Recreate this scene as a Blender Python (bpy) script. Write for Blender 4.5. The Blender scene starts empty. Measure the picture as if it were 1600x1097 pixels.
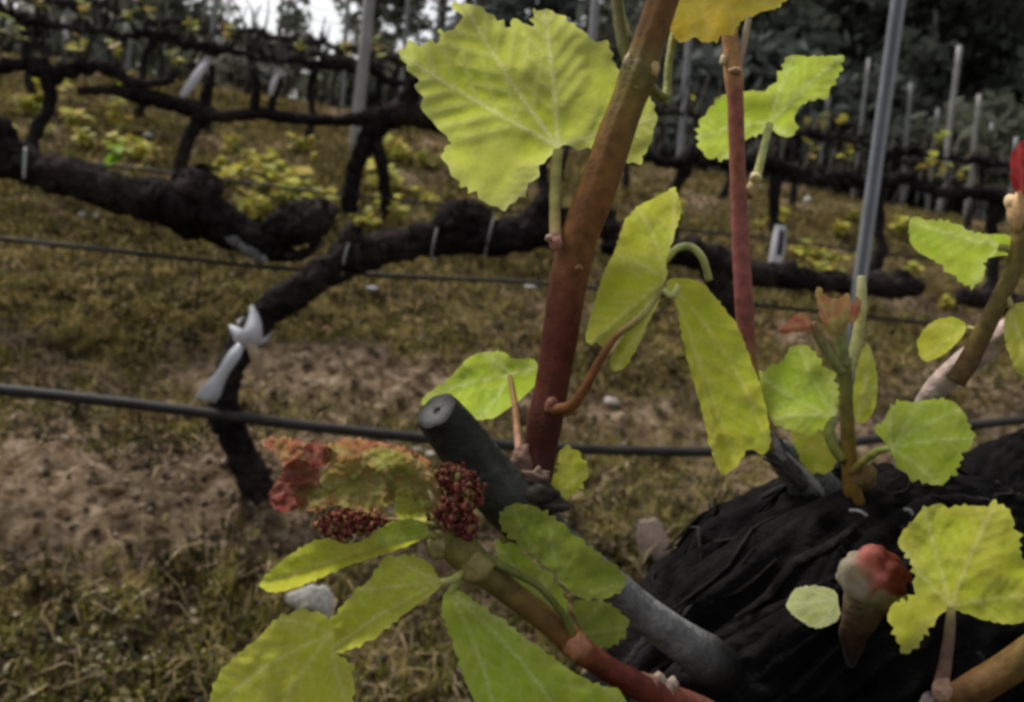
import bpy, math, random
import numpy as np
from mathutils import Vector, Matrix
from mathutils.geometry import delaunay_2d_cdt

random.seed(7)
rng = np.random.default_rng(11)
SC = bpy.context.scene
COL = SC.collection

# ------------------------------------------------------------------ camera
FPX, PW, PH = 1300.0, 1600.0, 1097.0
PITCH, ROLL, CAMH = math.radians(11.0), math.radians(6.5), 0.95
FW = np.array([0, math.cos(PITCH), -math.sin(PITCH)])
_r0 = np.array([1.0, 0, 0]); _u0 = np.array([0, math.sin(PITCH), math.cos(PITCH)])
RT = math.cos(ROLL) * _r0 + math.sin(ROLL) * _u0
UP = math.cos(ROLL) * _u0 - math.sin(ROLL) * _r0
CAM = np.array([0, 0, CAMH])
cd = bpy.data.cameras.new('camera'); co = bpy.data.objects.new('camera', cd); COL.objects.link(co)
co.matrix_world = Matrix([[RT[i], UP[i], -FW[i], CAM[i]] for i in range(3)] + [[0, 0, 0, 1]])
cd.sensor_fit = 'HORIZONTAL'; cd.sensor_width = 36.0; cd.lens = 36.0 * FPX / PW
cd.clip_start = 0.01; cd.clip_end = 2000
cd.dof.use_dof = True; cd.dof.focus_distance = 0.27
cd.dof.aperture_fstop = (cd.lens * 1e-3) / 0.0018      # pupil of about a millimetre, as in a phone
SC.camera = co

# ------------------------------------------------------------------ sky, sun, exposure
SUN_EL, SUN_AZ = math.radians(55), math.radians(-58)     # azimuth from +y towards +x
wd = bpy.data.worlds.new('World'); SC.world = wd; wd.use_nodes = True
nt = wd.node_tree; nt.nodes.clear()
o_ = nt.nodes.new('ShaderNodeOutputWorld'); bg = nt.nodes.new('ShaderNodeBackground')
sk = nt.nodes.new('ShaderNodeTexSky'); sk.sky_type = 'NISHITA'; sk.sun_disc = False
sk.sun_elevation = SUN_EL; sk.sun_rotation = SUN_AZ; sk.air_density = 1.0; sk.dust_density = 4.0
hs = nt.nodes.new('ShaderNodeHueSaturation'); hs.inputs['Saturation'].default_value = 0.22
nt.links.new(sk.outputs[0], hs.inputs['Color']); nt.links.new(hs.outputs[0], bg.inputs[0])
bg.inputs[1].default_value = 0.10; nt.links.new(bg.outputs[0], o_.inputs[0])
sl = bpy.data.lights.new('sun', 'SUN'); sl.energy = 1.5; sl.angle = math.radians(14); sl.color = (1.0, 0.96, 0.9)
so = bpy.data.objects.new('sun', sl); COL.objects.link(so)
sd = Vector((math.sin(SUN_AZ) * math.cos(SUN_EL), math.cos(SUN_AZ) * math.cos(SUN_EL), math.sin(SUN_EL)))
so.rotation_euler = (-sd).to_track_quat('-Z', 'Y').to_euler(); so.location = (0, 0, 8)
vs = SC.view_settings
vs.view_transform = 'Standard'; vs.look = 'None'; vs.gamma = 1.0; vs.exposure = 1.0; vs.use_curve_mapping = False
SC.render.engine = 'CYCLES'
SC.cycles.use_denoising = True
SC.cycles.max_bounces = 6; SC.cycles.transparent_max_bounces = 8
SC.cycles.filter_width = 3.1

# ------------------------------------------------------------------ helpers
def vnoise(p, seed=0):
    p = np.asarray(p, float); i = np.floor(p).astype(np.int64); f = p - i; f = f * f * (3 - 2 * f)
    def h(a, b, c):
        n = (a * 374761393 + b * 668265263 + c * 1274126177 + seed * 974711) & 0xffffffff
        n = ((n ^ (n >> 13)) * 1274126177) & 0xffffffff
        n = ((n ^ (n >> 16)) * 2246822519) & 0xffffffff
        return ((n ^ (n >> 15)) & 0xffffff) / float(0xffffff)
    x, y, z = i[:, 0], i[:, 1], i[:, 2]; u, v, w = f[:, 0], f[:, 1], f[:, 2]
    def l(a, b, t): return a + (b - a) * t
    return l(l(l(h(x, y, z), h(x+1, y, z), u), l(h(x, y+1, z), h(x+1, y+1, z), u), v),
             l(l(h(x, y, z+1), h(x+1, y, z+1), u), l(h(x, y+1, z+1), h(x+1, y+1, z+1), u), v), w)
def fbm(p, oct=4, seed=0):
    p = np.asarray(p, float); s = 0; a = 0.5; t = 0
    for k in range(oct):
        s = s + a * vnoise(p * 2 ** k, seed + k * 17); t += a; a *= 0.5
    return s / t

SY, SX = 0.21, -0.06                       # the slope: uphill away from the camera, falling to the right
def hill(x, y):
    x = np.asarray(x, float); y = np.asarray(y, float)
    yy = np.where(y < 5.4, y, 5.4 + .9 * (1 - np.exp(-(np.maximum(y, 5.4) - 5.4) / .9)))
    yy = np.where(yy < -4, -4, yy)
    xx = 14 * np.tanh(x / 14)
    return SY * yy + SX * xx
ROWA = math.radians(12.0)
RU = np.array([math.cos(ROWA), math.sin(ROWA), 0.0]); RN = np.array([-math.sin(ROWA), math.cos(ROWA), 0.0])
ROWY = {2: 1.5, 3: 2.3, 4: 3.4, 5: 4.8, 6: 6.2, 7: 7.6, 8: 9.0}
def rowdist(x, y):
    v = (y - x * math.tan(ROWA))
    return np.min(np.abs(np.stack([v - k for k in ROWY.values()])), axis=0)
def ground(x, y):
    x = np.asarray(x, float); y = np.asarray(y, float); sh = x.shape
    q = np.stack([x.ravel(), y.ravel(), np.zeros(x.size)], 1)
    near = 1 / (1 + (np.maximum(q[:, 1], 0) / 10) ** 4)
    b = (fbm(q * 2.6, 3, 3) - .5) * .11 + (fbm(q * 11, 3, 9) - .5) * .045 * (fbm(q * 1.7, 2, 5) + .2)
    m = 0.035 * np.exp(-(rowdist(q[:, 0], q[:, 1]) / .22) ** 2)
    cl = np.abs(fbm(q * 17, 2, 33) - .5) * -.055 + (fbm(q * 30, 2, 35) - .5) * .03
    return hill(x, y) + ((b + m + cl + .01) * near).reshape(sh)
def ray(px, py):
    return FW + RT * ((px - PW / 2) / FPX) - UP * ((py - PH / 2) / FPX)
def P(px, py, d):
    return CAM + ray(px, py) * d
def proj(w):
    v = np.asarray(w) - CAM; d = v @ FW
    return PW / 2 + FPX * (v @ RT) / d, PH / 2 - FPX * (v @ UP) / d, d
def G(px, py):
    r = ray(px, py); a, b = 0.3, 40.0
    for d in np.arange(0.4, 40, 0.05):
        w = CAM + r * d
        if w[2] < float(ground(w[0:1], w[1:2])[0]): b = d; a = d - .05; break
    for _ in range(18):
        m = (a + b) / 2; w = CAM + r * m
        if w[2] < float(ground(w[0:1], w[1:2])[0]): b = m
        else: a = m
    return CAM + r * b
def RP(k, px, py, off=0.0):
    """the point of row k's upright plane seen at a pixel; second value its distance"""
    r = ray(px, py); p0 = np.array([0, ROWY[k] + off, 0])
    d = ((p0 - CAM) @ RN) / (r @ RN)
    return CAM + r * d, d
def gz(p):
    return np.array([p[0], p[1], float(ground(np.array([p[0]]), np.array([p[1]]))[0])])

ORG = {}
def tag(o, label=None, cat=None, group=None, kind=None):
    if label: o['label'] = label
    if cat: o['category'] = cat
    if group: o['group'] = group
    if kind: o['kind'] = kind
    return o
def thing(name, loc, label=None, cat=None, group=None):
    o = bpy.data.objects.new(name, None); COL.objects.link(o); o.empty_display_size = .05
    o.location = Vector(loc); ORG[o.name] = np.array(loc, float)
    return tag(o, label, cat, group)
def mk(name, geo, mat, parent=None, origin=None, smooth=True):
    V, F, C = geo
    V = np.asarray(V, float)
    if origin is None: origin = V.mean(0)
    origin = np.asarray(origin, float)
    me = bpy.data.meshes.new(name)
    if isinstance(F, np.ndarray) and F.ndim == 2:
        n, k = F.shape
        me.vertices.add(len(V)); me.vertices.foreach_set('co', (V - origin).astype(np.float32).ravel())
        me.loops.add(n * k); me.loops.foreach_set('vertex_index', F.astype(np.int32).ravel())
        me.polygons.add(n); me.polygons.foreach_set('loop_start', np.arange(0, n * k, k, dtype=np.int32))
        me.update(calc_edges=True)
    else:
        me.from_pydata([tuple(v) for v in (V - origin)], [], F)
    if C is not None:
        ca = me.color_attributes.new('Col', 'FLOAT_COLOR', 'POINT')
        ca.data.foreach_set('color', np.concatenate([np.asarray(C, float)[:, :3], np.ones((len(V), 1))], 1).astype(np.float32).ravel())
    if smooth: me.polygons.foreach_set('use_smooth', np.ones(len(me.polygons), bool))
    me.materials.append(mat)
    o = bpy.data.objects.new(name, me); COL.objects.link(o)
    ORG[o.name] = origin
    if parent is not None:
        o.parent = parent; o.location = Vector(origin - ORG[parent.name])
    else: o.location = Vector(origin)
    return o
def join(gs):
    V = []; F = []; C = []; n = 0
    for v, f, c in gs:
        V.append(np.asarray(v)); F += [tuple(int(i) + n for i in q) for q in f]; n += len(v)
        C.append(np.asarray(c) if c is not None else np.full((len(v), 3), .5))
    return np.concatenate(V), F, np.concatenate(C)

def catmull(A, sub):
    A = np.asarray(A, float)
    if len(A) < 3:
        t = np.linspace(0, 1, sub + 1)[:, None]; return A[0] * (1 - t) + A[-1] * t
    E = np.concatenate([[2 * A[0] - A[1]], A, [2 * A[-1] - A[-2]]]); out = []
    for i in range(1, len(E) - 2):
        t = np.linspace(0, 1, sub, endpoint=False)[:, None]
        p0, p1, p2, p3 = E[i-1], E[i], E[i+1], E[i+2]
        out.append(.5 * (2*p1 + (p2-p0)*t + (2*p0-5*p1+4*p2-p3)*t**2 + (3*p1-p0-3*p2+p3)*t**3))
    out.append(A[-1:]); return np.concatenate(out)

def tube(path, n=10, sub=6, disp=None, jit=0.0, seed=0, cap=True, flat=1.0):
    """path rows: x y z radius r g b ; disp(theta, arc, xyz) -> relative radius change"""
    Q = catmull(np.array(path, float), sub); c = Q[:, :3]; r = np.maximum(Q[:, 3], 1e-5); col = np.clip(Q[:, 4:7], 0, 1)
    if jit:
        s = np.arange(len(c))[:, None] * .37 + seed * 13.1
        c = c + (np.stack([vnoise(np.concatenate([s, 0*s+k, 0*s], 1), seed) for k in (1.5, 5.5, 9.5)], 1) - .5) * 2 * jit * r[:, None]
    T = np.gradient(c, axis=0); T /= np.linalg.norm(T, axis=1)[:, None] + 1e-12
    a = np.array([0, 0, 1.0]) if abs(T[0, 2]) < .9 else np.array([1.0, 0, 0])
    N = np.zeros_like(c); N[0] = a - T[0] * (a @ T[0]); N[0] /= np.linalg.norm(N[0])
    for i in range(1, len(c)):
        v = N[i-1] - T[i] * (N[i-1] @ T[i]); N[i] = v / (np.linalg.norm(v) + 1e-12)
    B = np.cross(T, N); arc = np.concatenate([[0], np.cumsum(np.linalg.norm(np.diff(c, axis=0), axis=1))])
    th = np.linspace(0, 2 * math.pi, n, endpoint=False)
    TH, AR = np.meshgrid(th, arc); m = len(c)
    dirs = np.cos(TH)[..., None] * N[:, None, :] + flat * np.sin(TH)[..., None] * B[:, None, :]
    rr = np.repeat(r[:, None], n, 1)
    if disp is not None: rr = rr * (1 + disp(TH.ravel(), AR.ravel(), rr.ravel()).reshape(rr.shape))
    V = (c[:, None, :] + dirs * rr[..., None]).reshape(-1, 3)
    Cc = np.repeat(col[:, None, :], n, 1).reshape(-1, 3)
    I, J = np.meshgrid(np.arange(m - 1) * n, np.arange(n), indexing='ij'); J2 = (J + 1) % n
    F = np.stack([I + J, I + J2, I + n + J2, I + n + J], -1).reshape(-1, 4).tolist()
    if cap:
        k = len(V); V = np.concatenate([V, c[:1], c[-1:]]); Cc = np.concatenate([Cc, col[:1], col[-1:]])
        for j in range(n):
            F.append((k, (j+1) % n, j)); F.append((k+1, (m-1)*n+j, (m-1)*n+(j+1) % n))
    return V, F, Cc
def bark_disp(amp=.16, ka=3.2, kb=9.0, seed=0, lump=.22, kl=1.0):
    def f(th, s, r):
        q = np.stack([np.cos(th) * ka, np.sin(th) * ka, s * kb], 1)
        g = 1 - np.abs(2 * fbm(q, 3, seed) - 1)
        L = fbm(np.stack([np.cos(th) * 1.1, np.sin(th) * 1.1, s / np.maximum(r.mean(), 1e-4) * .55 * kl], 1), 2, seed + 5) - .5
        return amp * (g - .7) * 2 + lump * 2 * L
    return f
def blob(c, r, col, nu=10, nv=7, amp=.12, seed=0, axes=None):
    """small lumpy ellipsoid; r = 3 radii along camera right, up, forward (or given axes)"""
    c = np.asarray(c, float); ax = axes if axes is not None else (RT, UP, FW)
    V = []; F = []
    for i in range(nv + 1):
        p = math.pi * i / nv
        for j in range(nu):
            t = 2 * math.pi * j / nu
            V.append((math.sin(p) * math.cos(t), math.cos(p), math.sin(p) * math.sin(t)))
    V = np.array(V); s = 1 + amp * 2 * (vnoise(V * 2.3 + seed * 3.7 + 20, seed) - .5)
    W = c + (V[:, :1] * ax[0] * r[0] + V[:, 1:2] * ax[1] * r[1] + V[:, 2:] * ax[2] * r[2]) * s[:, None]
    for i in range(nv):
        for j in range(nu):
            F.append((i*nu+j, i*nu+(j+1) % nu, (i+1)*nu+(j+1) % nu, (i+1)*nu+j))
    return W, F, np.tile(np.array(col, float)[None], (len(V), 1))

# ------------------------------------------------------------------ materials
def new_mat(name):
    m = bpy.data.materials.new(name); m.use_nodes = True; t = m.node_tree; t.nodes.clear()
    return m, t, t.nodes.new('ShaderNodeOutputMaterial')
def N_(t, ty, **kw):
    n = t.nodes.new(ty)
    for k, v in kw.items(): setattr(n, k, v)
    return n
def col_mat(name, rough=.6, spec=.3, var=.35, scale=60, bump=.2, bscale=200, transl=0.0, stretch=None, bdist=.001, flat=None, cells=0):
    """surface whose pigment is the Col attribute (or a flat colour) mottled by noise"""
    m, t, out = new_mat(name)
    tc = N_(t, 'ShaderNodeTexCoord')
    if flat is None:
        ca = N_(t, 'ShaderNodeVertexColor', layer_name='Col'); csock = ca.outputs['Color']
    else:
        rg = N_(t, 'ShaderNodeRGB'); rg.outputs[0].default_value = (*flat, 1); csock = rg.outputs[0]
    mp = N_(t, 'ShaderNodeMapping'); t.links.new(tc.outputs['Object'], mp.inputs[0])
    if stretch: mp.inputs['Scale'].default_value = stretch
    n1 = N_(t, 'ShaderNodeTexNoise'); n1.inputs['Scale'].default_value = scale; n1.inputs['Detail'].default_value = 5
    t.links.new(mp.outputs[0], n1.inputs['Vector'])
    mr = N_(t, 'ShaderNodeMapRange'); mr.inputs[1].default_value = .25; mr.inputs[2].default_value = .75
    mr.inputs[3].default_value = 1 - var; mr.inputs[4].default_value = 1 + var
    t.links.new(n1.outputs[0], mr.inputs[0])
    mx = N_(t, 'ShaderNodeVectorMath', operation='SCALE'); t.links.new(csock, mx.inputs[0]); t.links.new(mr.outputs[0], mx.inputs['Scale'])
    pb = N_(t, 'ShaderNodeBsdfPrincipled'); pb.inputs['Roughness'].default_value = rough; pb.inputs['Specular IOR Level'].default_value = spec
    t.links.new(mx.outputs[0], pb.inputs['Base Color'])
    n2 = N_(t, 'ShaderNodeTexNoise'); n2.inputs['Scale'].default_value = bscale; n2.inputs['Detail'].default_value = 4
    t.links.new(mp.outputs[0], n2.inputs['Vector'])
    bp = N_(t, 'ShaderNodeBump'); bp.inputs['Strength'].default_value = bump; bp.inputs['Distance'].default_value = bdist
    hsock = n2.outputs[0]
    if cells:      # fine net of raised veinlets
        vo = N_(t, 'ShaderNodeTexVoronoi', feature='DISTANCE_TO_EDGE'); vo.inputs['Scale'].default_value = cells
        wv = N_(t, 'ShaderNodeVectorMath', operation='MULTIPLY_ADD'); wv.inputs[1].default_value = (.0016,) * 3
        t.links.new(n2.outputs['Color'], wv.inputs[0]); t.links.new(mp.outputs[0], wv.inputs[2]); t.links.new(wv.outputs[0], vo.inputs['Vector'])
        ve = N_(t, 'ShaderNodeMapRange'); ve.inputs[1].default_value = 0; ve.inputs[2].default_value = .16; ve.inputs[3].default_value = 1.0; ve.inputs[4].default_value = 0
        t.links.new(vo.outputs['Distance'], ve.inputs[0])
        am = N_(t, 'ShaderNodeMath', operation='MULTIPLY_ADD'); am.inputs[1].default_value = .12; t.links.new(ve.outputs[0], am.inputs[0]); t.links.new(n2.outputs[0], am.inputs[2]); hsock = am.outputs[0]
        lt = N_(t, 'ShaderNodeMapRange'); lt.inputs[3].default_value = .985; lt.inputs[4].default_value = 1.05; t.links.new(ve.outputs[0], lt.inputs[0])
        m2 = N_(t, 'ShaderNodeVectorMath', operation='SCALE'); t.links.new(mx.outputs[0], m2.inputs[0]); t.links.new(lt.outputs[0], m2.inputs['Scale']); mx = m2
        t.links.new(mx.outputs[0], pb.inputs['Base Color'])
    t.links.new(hsock, bp.inputs['Height']); t.links.new(bp.outputs[0], pb.inputs['Normal'])
    if transl:
        tr = N_(t, 'ShaderNodeBsdfTranslucent'); t.links.new(mx.outputs[0], tr.inputs[0]); t.links.new(bp.outputs[0], tr.inputs['Normal'])
        ms = N_(t, 'ShaderNodeMixShader'); ms.inputs[0].default_value = transl
        t.links.new(pb.outputs[0], ms.inputs[1]); t.links.new(tr.outputs[0], ms.inputs[2]); t.links.new(ms.outputs[0], out.inputs[0])
    else: t.links.new(pb.outputs[0], out.inputs[0])
    return m
M_LEAF = col_mat('leaf_blade', .55, .12, .14, 120, .45, 420, .55, bdist=.0006, cells=480)
M_STEM = col_mat('green_stem', .55, .14, .42, 240, .5, 700, bdist=.0006)
M_BARK = col_mat('vine_bark', .95, .04, .75, 70, .9, 260, bdist=.003)
M_BARKF = col_mat('vine_bark_far', .95, .03, .7, 60, 1.0, 110, bdist=.008)
M_CANE = col_mat('cane_bark', .75, .15, .5, 190, .8, 420, bdist=.0014)
M_TIE = col_mat('tie_plastic', .4, .5, .08, 60, .25, 150, bdist=.001, transl=.15)
M_HOSE = col_mat('hose_plastic', .6, .25, .5, 50, .3, 240, bdist=.001)
M_STEEL = col_mat('galvanised_steel', .5, .5, .25, 14, .2, 90, bdist=.001)
M_WEED = col_mat('weed_leaf', .65, .2, .2, 40, .2, 200, .35)
M_GRASS = col_mat('grass_blade', .75, .15, .15, 30, 0, 10, .25)
M_STONE = col_mat('pebble', .9, .2, .3, 80, .6, 200, bdist=.002)
M_CROWN = col_mat('tree_foliage', .75, .12, .3, 1.5, 0, 10, .35)
M_TRUNK = col_mat('tree_bark', .9, .1, .4, 6, .6, 20, bdist=.02)
M_FLOWER = col_mat('flower_buds', .8, .04, .25, 300, .2, 800)

def ground_mat():
    m, t, out = new_mat('vineyard_soil')
    tc = N_(t, 'ShaderNodeTexCoord'); geo = N_(t, 'ShaderNodeNewGeometry')
    def noise(scale, det=6, rough=.6):
        n = N_(t, 'ShaderNodeTexNoise'); n.inputs['Scale'].default_value = scale; n.inputs['Detail'].default_value = det
        n.inputs['Roughness'].default_value = rough; t.links.new(geo.outputs['Position'], n.inputs['Vector']); return n
    def ramp(src, stops):
        r = N_(t, 'ShaderNodeValToRGB'); e = r.color_ramp.elements
        while len(e) < len(stops): e.new(.5)
        for el, (p, c) in zip(e, stops): el.position = p; el.color = (*c, 1)
        t.links.new(src, r.inputs[0]); return r
    def mix(a, b, f):
        x = N_(t, 'ShaderNodeMix', data_type='RGBA'); t.links.new(f, x.inputs[0]); t.links.new(a, x.inputs[6]); t.links.new(b, x.inputs[7]); return x.outputs[2]
    soil = ramp(noise(30, 7, .68).outputs[0], [(.36, (.05, .032, .018)), (.5, (.19, .132, .082)), (.64, (.36, .275, .19))])
    moss = ramp(noise(26, 7, .68).outputs[0], [(.38, (.02, .014, .007)), (.5, (.085, .061, .023)), (.62, (.23, .168, .06))])
    ca = N_(t, 'ShaderNodeVertexColor', layer_name='Col')
    sp = N_(t, 'ShaderNodeSeparateColor'); t.links.new(ca.outputs[0], sp.inputs[0])
    nb = noise(14)
    ad = N_(t, 'ShaderNodeMath', operation='ADD'); t.links.new(sp.outputs[0], ad.inputs[0]); t.links.new(nb.outputs[0], ad.inputs[1])
    mr = N_(t, 'ShaderNodeMapRange'); mr.inputs[1].default_value = .8; mr.inputs[2].default_value = 1.15; t.links.new(ad.outputs[0], mr.inputs[0])
    c = mix(soil.outputs[0], moss.outputs[0], mr.outputs[0])
    darken = N_(t, 'ShaderNodeMapRange'); darken.inputs[3].default_value = 1.0; darken.inputs[4].default_value = .32; t.links.new(sp.outputs[1], darken.inputs[0])  # green channel darkens the soil: painted vine shade and random patches
    dsc = N_(t, 'ShaderNodeVectorMath', operation='SCALE'); t.links.new(c, dsc.inputs[0]); t.links.new(darken.outputs[0], dsc.inputs['Scale']); c = dsc.outputs[0]
    pb = N_(t, 'ShaderNodeBsdfPrincipled'); pb.inputs['Roughness'].default_value = 1; pb.inputs['Specular IOR Level'].default_value = .0
    t.links.new(c, pb.inputs['Base Color'])
    bp = N_(t, 'ShaderNodeBump'); bp.inputs['Strength'].default_value = .9; bp.inputs['Distance'].default_value = .02
    t.links.new(noise(90, 6, .7).outputs[0], bp.inputs['Height']); t.links.new(bp.outputs[0], pb.inputs['Normal'])
    t.links.new(pb.outputs[0], out.inputs[0]); return m
M_GROUND = ground_mat()

# ------------------------------------------------------------------ ground
def cover(x, y):
    """how much plant cover grows at a spot: bare strip in front of the second row, moss and weeds elsewhere"""
    x = np.asarray(x, float); y = np.asarray(y, float)
    v = y - x * math.tan(ROWA)
    q = np.stack([x, y, 0 * x], 1)
    bare = np.exp(-((v - 1.56) / .24) ** 4) * (1 / (1 + np.exp((x + .30) / .12)))
    bare2 = np.exp(-((v - 2.05) / .14) ** 2) * .35
    return np.clip(.68 + 1.1 * (fbm(q * 3.1, 3, 41) - .5) - .62 * bare - bare2, 0, 1)
def axis(segs):
    out = []
    for a, b, s in segs: out.append(np.arange(a, b, s))
    out.append([segs[-1][1]]); return np.concatenate(out)
gx = axis([(-600, -60, 90), (-60, -12, 4), (-12, -4, .25), (-4, -1.4, .05), (-1.4, 2.2, .0135), (2.2, 5, .05), (5, 14, .25), (14, 60, 4), (60, 600, 90)])
gy = axis([(-300, -20, 70), (-20, -2, 2), (-2, .6, .1), (.6, 2.6, .0115), (2.6, 5, .02), (5, 10, .05), (10, 20, .5), (20, 80, 5), (80, 900, 80)])
XX, YY = np.meshgrid(gx, gy)
ZZ = ground(XX, YY)
ZZ = ZZ + (fbm(np.stack([XX.ravel(), YY.ravel(), 0 * XX.ravel()], 1) * 34, 3, 77).reshape(XX.shape) - .5) * .016 * (YY < 6) * (YY > .3)
gv = np.stack([XX.ravel(), YY.ravel(), ZZ.ravel()], 1)
nx, ny = len(gx), len(gy)
ii = (np.arange(ny - 1)[:, None] * nx + np.arange(nx - 1)[None]).ravel()
gf = np.stack([ii, ii + 1, ii + nx + 1, ii + nx], 1)
vrow = YY.ravel() - XX.ravel() * math.tan(ROWA)
shade_mottle = np.clip(1 / (1 + np.exp((vrow - 1.17) / .06)) * (.55 + 1.2 * (fbm(np.stack([XX.ravel(), YY.ravel(), 0 * XX.ravel()], 1) * 5, 3, 91) - .4)) + .5 * (fbm(np.stack([XX.ravel(), YY.ravel(), 0 * XX.ravel()], 1) * 2.2, 3, 95) > .56), 0, 1)
gc = np.stack([cover(XX.ravel(), YY.ravel()), shade_mottle, 0 * shade_mottle], 1)      # red: plant cover, green: vine shade painted on near soil, random dark patches
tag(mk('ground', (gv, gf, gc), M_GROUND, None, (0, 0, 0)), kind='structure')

# grass blades, small weed leaves, straw and crumbs of soil lying on it
def polar(n, r0, r1, pw=1.0, spread=44):
    u = rng.random(n); r = r0 * (r1 / r0) ** (u ** pw)
    a = np.radians(rng.uniform(-spread, spread, n)); return r * np.sin(a), r * np.cos(a)
def blades(n, r0, r1, hmin, hmax, pal, thr, name, label, cat, width=.0022, lean=.8, pw=.8, seed=3):
    x, y = polar(n, r0, r1, pw)
    c = cover(x, y) * .6 + .4 * fbm(np.stack([x, y, 0 * x], 1) * 16, 2, seed)
    keep = c > thr + rng.normal(0, .07, n); x, y = x[keep], y[keep]; n = len(x)
    z = ground(x, y) - .004
    h = rng.uniform(hmin, hmax, n); a = rng.uniform(0, 2 * math.pi, n); l = np.abs(rng.normal(0, lean, n))
    D = np.stack([np.cos(a), np.sin(a), 0 * a], 1); S = np.stack([-np.sin(a), np.cos(a), 0 * a], 1)
    B = np.stack([x, y, z], 1); w = width * rng.uniform(.6, 1.4, n)[:, None]
    up = np.array([0, 0, 1.0])
    s1 = np.cos(np.minimum(l, 1.4))[:, None]; s2 = np.sin(np.minimum(l, 1.4))[:, None]
    m = B + h[:, None] * .55 * (up * (s1 * .6 + .4) + D * s2 * .6)
    tp = B + h[:, None] * (up * s1 + D * s2)
    V = np.stack([B - S * w, B + S * w, m + S * w * .8, m - S * w * .8, tp], 1).reshape(-1, 3)
    k = np.arange(n)[:, None] * 5
    F = np.concatenate([k + np.array([[0, 1, 2]]), k + np.array([[0, 2, 3]]), k + np.array([[3, 2, 4]])])
    q = np.stack([x, y, 0 * x], 1); sp_ = fbm(q * 13, 2, 51) * .6 + .4 * fbm(q * 32, 2, 53)     # which plant grows where
    pal = np.array(pal); idx = np.clip(((sp_ - .3) / .4 * len(pal) + rng.normal(0, .7, n)).astype(int), 0, len(pal) - 1)
    C = pal[idx] * rng.uniform(.7, 1.25, n)[:, None]
    C = np.repeat(C, 5, 0)
    return tag(mk(name, (V, F, C), M_GRASS, None, (0, 1, 0), smooth=False), label, cat, kind='stuff')
blades(120000, .7, 4.0, .008, .034, [(.02, .018, .006), (.05, .04, .012), (.09, .072, .022), (.12, .115, .022), (.2, .18, .035), (.31, .25, .085)], .43, 'short_grass',
       'low olive and straw coloured grass covering the soil between rows', 'grass')
blades(60000, 3.0, 10.0, .015, .06, [(.05, .045, .015), (.1, .08, .03), (.13, .12, .03), (.17, .14, .04), (.2, .16, .07)], .46, 'short_grass',
       'rough yellowish grass further up the slope between far rows', 'grass', width=.005, seed=8)
blades(6000, .8, 5.0, .04, .09, [(.36, .28, .15), (.3, .22, .11), (.22, .16, .09)], .4, 'dry_straw',
       'thin dead straw stalks lying loose over the ground', 'straw', width=.0016, lean=2.0, seed=5)
def flakes(n, r0, r1, smin, smax, pal, thr, name, label, cat, mat, tilt=.7, pw=.85, dense=None, lift=.006):
    x, y = polar(n, r0, r1, pw)
    c = cover(x, y)
    keep = (c > thr + rng.normal(0, .1, n)) if dense is None else dense(x, y)
    x, y = x[keep], y[keep]; n = len(x)
    z = ground(x, y) + rng.uniform(0, lift, n)
    nrm = np.stack([rng.normal(0, tilt, n), rng.normal(0, tilt, n), np.ones(n)], 1); nrm /= np.linalg.norm(nrm, axis=1)[:, None]
    a = rng.normal(size=(n, 3)); A = a - nrm * (a * nrm).sum(1)[:, None]; A /= np.linalg.norm(A, axis=1)[:, None]; Bv = np.cross(nrm, A)
    s = rng.uniform(smin, smax, n)[:, None]; Cc = np.stack([x, y, z], 1)
    pts = [(-1, 0, 0), (-.35, .5, .12), (.45, .48, .1), (1, 0, -.05), (.4, -.5, .12), (-.4, -.46, .1)]
    V = np.stack([Cc + s * (A * p[0] + Bv * p[1] + nrm * p[2]) for p in pts], 1).reshape(-1, 3)
    k = np.arange(n)[:, None] * 6
    F = np.concatenate([k + np.array([[0, 1, 5]]), k + np.array([[1, 2, 5]]), k + np.array([[2, 4, 5]]), k + np.array([[2, 3, 4]])])
    pal = np.array(pal); C = np.repeat(pal[rng.integers(0, len(pal), n)] * rng.uniform(.65, 1.25, n)[:, None], 6, 0)
    return tag(mk(name, (V, F, C), mat, None, (0, 1, 0), smooth=False), label, cat, kind='stuff')
flakes(26000, .7, 4.5, .003, .009, [(.09, .085, .02), (.13, .11, .03), (.06, .06, .02), (.17, .13, .04)], .45, 'ground_weeds',
       'tiny olive weed leaves and moss carpeting the ground', 'weeds', M_WEED)
flakes(9000, .7, 5.0, .003, .010, [(.14, .09, .055), (.22, .16, .1), (.08, .05, .03), (.3, .24, .17)], .05, 'leaf_litter',
       'scattered dead brown leaf scraps and bark chips on soil', 'litter', M_WEED, tilt=.4)
def corner(x, y):
    v = y - x * math.tan(ROWA)
    return rng.random(len(x)) < np.clip(1.0 - ((x + .70) / .42) ** 2 - ((v - 1.12) / .17) ** 2, 0, 1) * np.clip(3.2 * fbm(np.stack([x, y, 0 * x], 1) * 14, 2, 71) - 1.1, 0, 1)
flakes(36000, .75, 1.6, .003, .009, [(.028, .03, .012), (.05, .05, .016), (.02, .02, .01), (.2, .16, .06), (.08, .055, .03), (.3, .27, .16)], 0, 'clover_patch',
       'dark green low clover leaves in the near left corner', 'clover', M_WEED, dense=corner, lift=.022)

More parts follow.
